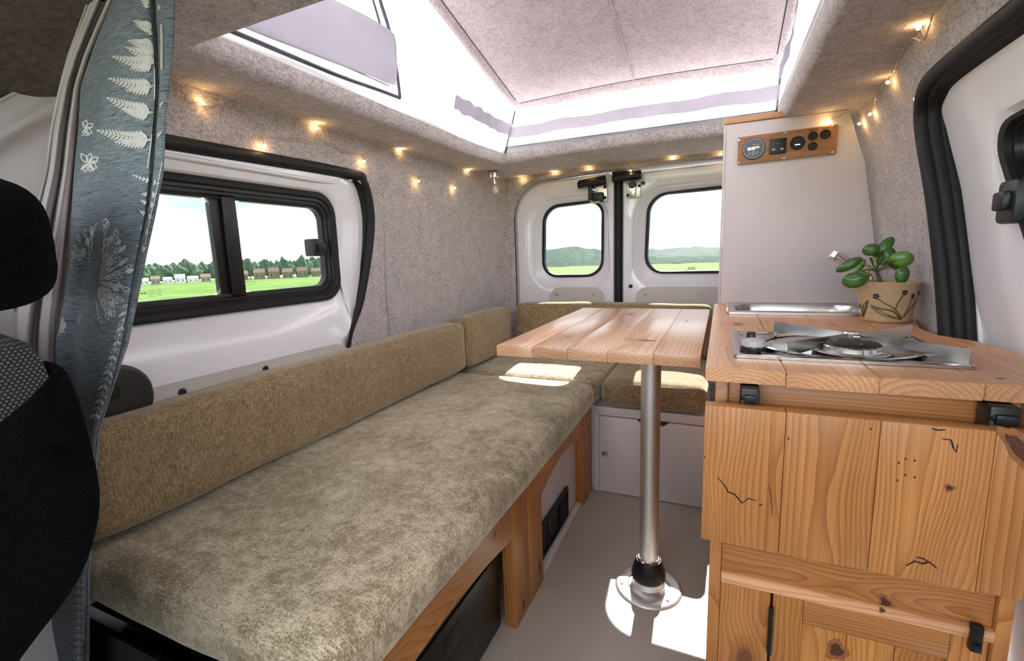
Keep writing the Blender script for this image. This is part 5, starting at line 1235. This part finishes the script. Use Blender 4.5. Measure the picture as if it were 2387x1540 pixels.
# ================================================================ DRIVER SEAT
ds = thing('driver_seat', 'black driver seat with dotted cloth seen from its inner side', 'car seat', (-0.7, 0.1, 0.0))
PROF = [(0.180, 0.806), (0.203, 0.775), (0.212, 0.710), (0.2115, 0.648), (0.190, 0.592), (0.145, 0.548), (0.095, 0.500), (0.02, 0.43), (-0.10, 0.40), (-0.16, 0.43), (-0.10, 0.52), (-0.03, 0.62), (0.03, 0.70), (0.085, 0.755), (0.135, 0.795)]
def seat_block(name, prof, x0, x1, mat, r, puff=0.0):
    c = Vector((sum(p[0] for p in prof)/len(prof), sum(p[1] for p in prof)/len(prof))); P = [Vector(p) for p in prof]
    # smooth the outline
    S = []
    n = len(P)
    for i in range(n):
        p0, p1, p2, p3 = P[i-1], P[i], P[(i+1) % n], P[(i+2) % n]
        for k in range(4):
            t = k/4; S.append(0.5*((2*p1)+(-p0+p2)*t+(2*p0-5*p1+4*p2-p3)*t*t+(-p0+3*p1-3*p2+p3)*t*t*t))
    loops = []
    for i in range(9):
        a = math.pi*i/8; off = r*(1-math.sin(a)) if True else 0
        x = (x0+x1)/2-math.cos(a)*(x1-x0)/2
        loops.append([Vector((x, p[0]+(c-p).normalized()[0]*off, p[1]+(c-p).normalized()[1]*off)) for p in S])
    return loft(name, loops, mat, ds, cap0=True, cap1=True, deg=60)
SB = [(0.199, 0.779), (0.208, 0.755), (0.212, 0.710), (0.2115, 0.648), (0.190, 0.592), (0.145, 0.548), (0.095, 0.500), (0.02, 0.43), (-0.10, 0.40), (-0.16, 0.43), (-0.10, 0.52), (-0.02, 0.61), (0.06, 0.69), (0.13, 0.730), (0.175, 0.760)]
seat_block('side_bolster', SB, -0.555, -0.4965, 'seatfelt', 0.012)
IN = [(p[0]-0.004, p[1]+0.012 if p[1] > 0.6 else p[1]) for p in PROF]
IN = [(0.170, 0.812), (0.196, 0.796), (0.203, 0.71), (0.198, 0.64), (0.16, 0.57), (0.10, 0.50), (0.02, 0.44), (-0.10, 0.42), (-0.14, 0.45), (-0.09, 0.55), (-0.03, 0.645), (0.03, 0.722), (0.08, 0.772), (0.125, 0.802)]
seat_block('backrest', IN, -0.93, -0.4990, 'seatdots', 0.016)
def rblock(name, c, hs, e, mat, parent, seg=20):
    vs, fs = [], []
    n2 = seg
    for i in range(n2+1):
        th = -math.pi/2+math.pi*i/n2
        for k in range(seg*2):
            ph = 2*math.pi*k/(seg*2); f = lambda v: math.copysign(abs(v)**e, v)
            vs.append(Vector((c[0]+hs[0]*f(math.cos(th))*f(math.cos(ph)), c[1]+hs[1]*f(math.cos(th))*f(math.sin(ph)), c[2]+hs[2]*f(math.sin(th)))))
    for i in range(n2):
        for k in range(seg*2): fs.append((i*seg*2+k, i*seg*2+(k+1) % (seg*2), (i+1)*seg*2+(k+1) % (seg*2), (i+1)*seg*2+k))
    return auto(mk(name, vs, fs, mat, parent, True), 60)
rblock('headrest', (-0.70, 0.178, 0.882), (0.135, 0.080, 0.066), 0.55, 'seatfelt', ds)
for x in (-0.64, -0.76): tube('headrest_post', [(x, 0.160, 0.78), (x, 0.175, 0.85)], 0.008, 'black', ds, 10)
rblock('seat_base', (-0.70, -0.12, 0.32), (0.22, 0.26, 0.10), 0.5, 'seatfelt', ds)
box('seat_plinth', (-0.90, -0.34, 0.0), (-0.52, 0.10, 0.24), 'black', ds, r=0.02)

# ================================================================ OUTSIDE
def gz(x, y):
    r = math.hypot(x, y); return -0.62-0.0235*max(0, r-6)
vs = [(0, 0, -0.62)]; fs = []; NA = 120; RR = [3, 6, 10, 16, 25, 40, 60, 90, 130, 180, 230, 270, 330, 420, 600]
for r in RR:
    for k in range(NA):
        a = 2*math.pi*k/NA; x, y = r*math.cos(a), r*math.sin(a); vs.append((x, y, gz(x, y)+(noise.noise(Vector((x*0.05, y*0.05, 0)))*0.5 if 30 < r < 300 else 0)))
for k in range(NA): fs.append((0, 1+k, 1+(k+1) % NA))
for i in range(len(RR)-1):
    for k in range(NA): fs.append((1+i*NA+k, 1+(i+1)*NA+k, 1+(i+1)*NA+(k+1) % NA, 1+i*NA+(k+1) % NA))
tag(mk('meadow', vs, fs, 'grass', None, True), 'green meadow outside the van', None, kind='structure')
NG = 48; vs = [(-0.3, 0.5, -0.600)]+[(-0.3+r*math.cos(2*math.pi*k/NG), 0.5+r*math.sin(2*math.pi*k/NG), z) for r, z in ((6.5, -0.605), (16, -0.835)) for k in range(NG)]  # made-up gravel ground, keeps green bounce light out of the van
tag(mk('gravel_bounce_disc', vs, [(0, 1+k, 1+(k+1) % NG) for k in range(NG)]+[(1+k, 1+NG+k, 1+NG+(k+1) % NG, 1+(k+1) % NG) for k in range(NG)], 'gravel'), 'unseen gravel disc added for neutral bounce light around the van', None, kind='structure')
def far(u, v, R):
    "ground spot at distance R in the direction of a photo position"
    r = CR*(u-W/2)+CD*(v-H/2)+CF*F; r = Vector((r.x, r.y)).normalized()*R; return Vector((r.x, r.y, gz(r.x, r.y)))
def crown_mesh(seed):
    bm = bmesh.new(); bmesh.ops.create_icosphere(bm, subdivisions=3, radius=1.0)
    for v in bm.verts:
        n = noise.noise(v.co*1.6+Vector((seed*7.3, 0, 0)))*0.32+noise.noise(v.co*4.5+Vector((seed*3.1, 0, 0)))*0.20
        v.co *= 1+n
        if v.co.z < -0.45: v.co.z = -0.45+(v.co.z+0.45)*0.25
    me = bpy.data.meshes.new('tree_crown'); bm.to_mesh(me); bm.free(); me.materials.append(M['tree']); return me
crowns = [crown_mesh(i) for i in range(5)]
rt = random.Random(11); tk = None
vs_, fs_ = tube_geo([(0, 0, -0.9), (0, 0, 0.1)], [0.12, 0.07], 6); tkm = bpy.data.meshes.new('tree_trunk'); tkm.from_pydata([tuple(v) for v in vs_], [], fs_); tkm.materials.append(M['trunk'])
def tree(u, R, h, w, grp, lab):
    g = far(u, 650, R); t = thing('tree', lab, 'tree', g, grp)
    o = mk('crown', None, None, None, t, mw=Matrix.Translation(g+Vector((0, 0, h*0.50))) @ Matrix.Rotation(rt.uniform(0, 6), 4, 'Z') @ Matrix.Diagonal((w, w, h*0.55, 1)), me=rt.choice(crowns))
    mk('trunk', None, None, None, t, mw=Matrix.Translation(g+Vector((0, 0, h*0.45))) @ Matrix.Diagonal((w*0.8, w*0.8, h*0.5, 1)), me=tkm)
TW = ['round', 'broad', 'tall', 'low', 'bushy']
us = [258+13.6*i for i in range(37)]
for i, u in enumerate(us):
    R_ = 262+26*(i % 3); w = rt.uniform(2.5, 3.3)*R_/275; h = rt.uniform(7.6, 9.6)*(1.0+0.16*noise.noise(Vector((i*0.9, 0, 0))))*R_/275
    tree(u, R_, h, w, 'far trees beyond the meadow', 'far green tree in the belt beyond the meadow, seen through the left window')
def house(u, R, w, h, wall, lab, grp='far houses below the tree belt'):
    g = far(u, 650, R); t = thing('house', lab, 'house', g, grp); d = Vector((-g.x, -g.y, 0)).normalized(); s = Vector((-d.y, d.x, 0))
    Rm = Matrix((s, d, Vector((0, 0, 1)))).transposed().to_4x4(); T = Matrix.Translation(g) @ Rm
    bm = cube_bm((w, 3.2, h)); from_bm('wall', bm, wall, t, mw=T @ Matrix.Translation((0, 0, h/2)))
    vs = [(-w/2-0.2, -1.8, h), (w/2+0.2, -1.8, h), (w/2+0.2, 1.8, h), (-w/2-0.2, 1.8, h), (-w/2, 0, h*1.62), (w/2, 0, h*1.62)]
    mk('roof', vs, [(0, 1, 5, 4), (2, 3, 4, 5), (0, 4, 3), (1, 2, 5), (3, 2, 1, 0)], 'rooftile' if wall != 'white' else 'lightgrey', t, mw=T)
    for k in range(max(2, int(w/3))):
        x = -w/2+w*(k+0.5)/max(2, int(w/3)); from_bm('window', cube_bm((w*0.10, 0.1, h*0.28)), 'houseglass', t, mw=T @ Matrix.Translation((x, 1.63, h*0.55)))
ORD = ['leftmost', 'second from the left', 'third from the left', 'fourth from the left', 'fifth from the left', 'rightmost']
HS = [(335, 'white', 3.2, 1.8), (362, 'housewall', 3.0, 2.2), (391, 'white', 3.2, 1.8), (420, 'white', 3.6, 2.4), (450, 'white', 3.8, 1.8), (480, 'housewall', 3.6, 2.2), (566, 'housebrick', 4.4, 2.6), (606, 'housebrick', 4.6, 3.0), (640, 'housebrick', 4.4, 3.2), (672, 'housebrick', 4.4, 2.8), (706, 'housebrick', 4.4, 3.0), (738, 'housebrick', 4.0, 2.6)]
for i, (u, wl2, w, h) in enumerate(HS):
    nm = {'white': 'low white building', 'housewall': 'small cream house', 'housebrick': 'brick house'}[wl2]
    house(u, 244, w, h, wl2, nm+' at the meadow edge, '+ORD[i % 6]+(' in the front pane' if i < 6 else ' in the rear pane'))
# wooded hills behind the rear windows
def ridge(name, lab, u0, u1, R, hf, n=150):
    vs, fs = [], []; A = far(u0, 620, R); B = far(u1, 620, R); a0 = math.atan2(A.y, A.x); a1 = math.atan2(B.y, B.x); mrow = 16
    for i in range(n+1):
        a = lerp(a0, a1, i/n); hh = hf(lerp(u0, u1, i/n))
        for j in range(mrow+1):
            t = j/mrow; rr = R+130*t; z = gz(R*math.cos(a), R*math.sin(a))+hh*math.sin(min(1, t*1.25)*math.pi/2)*(1 if t < 0.8 else 1-(t-0.8)*1.5)
            z += noise.noise(Vector((a*R*0.10, t*9, 1)))*2.0*(0.3+t)+noise.noise(Vector((a*R*0.3, t*25, 4)))*0.9*(0.3+t)
            vs.append((rr*math.cos(a), rr*math.sin(a), z))
    for i in range(n):
        for j in range(mrow): q = i*(mrow+1)+j; fs.append((q, q+1, q+mrow+2, q+mrow+1))
    return tag(mk(name, vs, fs, 'wooded', None, True), lab, 'hill')
PPM = F/440.0
def hill_h(u):   # height in metres of the ridge above the meadow edge
    pts = [(1000, 8), (1240, 9.5), (1290, 11), (1330, 13.5), (1380, 16.5), (1410, 17), (1450, 13), (1500, 10.5), (1560, 10.5), (1620, 11.5), (1690, 11), (1900, 11), (2400, 9)]
    for (a, ha), (b, hb_) in zip(pts, pts[1:]):
        if u <= b: return lerp(ha, hb_, (u-a)/(b-a))
    return 9
ridge('wooded_hill', 'distant wooded hill beyond the meadow behind the rear doors', 1000, 2300, 300, lambda u: hill_h(u)*0.80, 220)
ridge('far_ridge', 'low hazy wooded ridge at the far edge of the left window view', 690, 960, 470, lambda u: 11.0, 80)
# leafy shrub just behind the van and a field marker
sh = thing('shrub', 'bright green leafy shrub low in the narrow rear door window', 'shrub', far(1330, 640, 14))
sg = far(1330, 640, 14); rs = random.Random(5); G = []
for k in range(420):
    a = rs.uniform(0, 6.28); r = abs(rs.gauss(0, 0.55)); z = rs.uniform(0.05, 1.0)*(1.0-0.42*min(1, r/0.9)); c = sg+Vector((r*math.cos(a)*1.1, r*math.sin(a), z*0.98)); s = rs.uniform(0.03, 0.065)
    d1 = Vector((rs.uniform(-1, 1), rs.uniform(-1, 1), rs.uniform(-1, 1))).normalized(); d2 = d1.cross(Vector((rs.uniform(-1, 1), 1, rs.uniform(-1, 1)))).normalized()
    G.append(([c-d1*s, c+d2*s*0.5, c+d1*s, c-d2*s*0.5], [(0, 1, 2, 3)]))
tag(merge('foliage', G, 'shrub', sh), kind='stuff')
for k in range(5): tube('branch', [sg+Vector((0, 0, -0.05)), sg+Vector((rs.uniform(-0.4, 0.4), rs.uniform(-0.3, 0.3), 0.6))], 0.012, 'trunk', sh, 5)
fp = far(1612, 630, 40); mk_ = thing('field_sign', 'small pale timber sign standing in the meadow behind the van', 'sign', fp)
box('sign_board', fp+Vector((-0.28, -0.02, 0.35)), fp+Vector((0.28, 0.02, 0.85)), 'postwood', mk_, r=0.01)
for dx in (-0.2, 0.2): box('post', fp+Vector((dx-0.04, 0.021, -0.3)), fp+Vector((dx+0.04, 0.08, 0.9)), 'postwood', mk_, r=0.01, axis='z')
fq = far(1601, 630, 40); pm = thing('marker_post', 'thin white marker post beside the timber sign in the meadow', 'post', fq)
box('post', fq+Vector((-0.04, -0.04, -0.3)), fq+Vector((0.04, 0.04, 0.75)), 'white', pm, r=0.01, axis='z'); box('post_band', fq+Vector((-0.045, -0.045, 0.6)), fq+Vector((0.045, 0.045, 0.66)), 'dkgrey', pm, r=0.005)
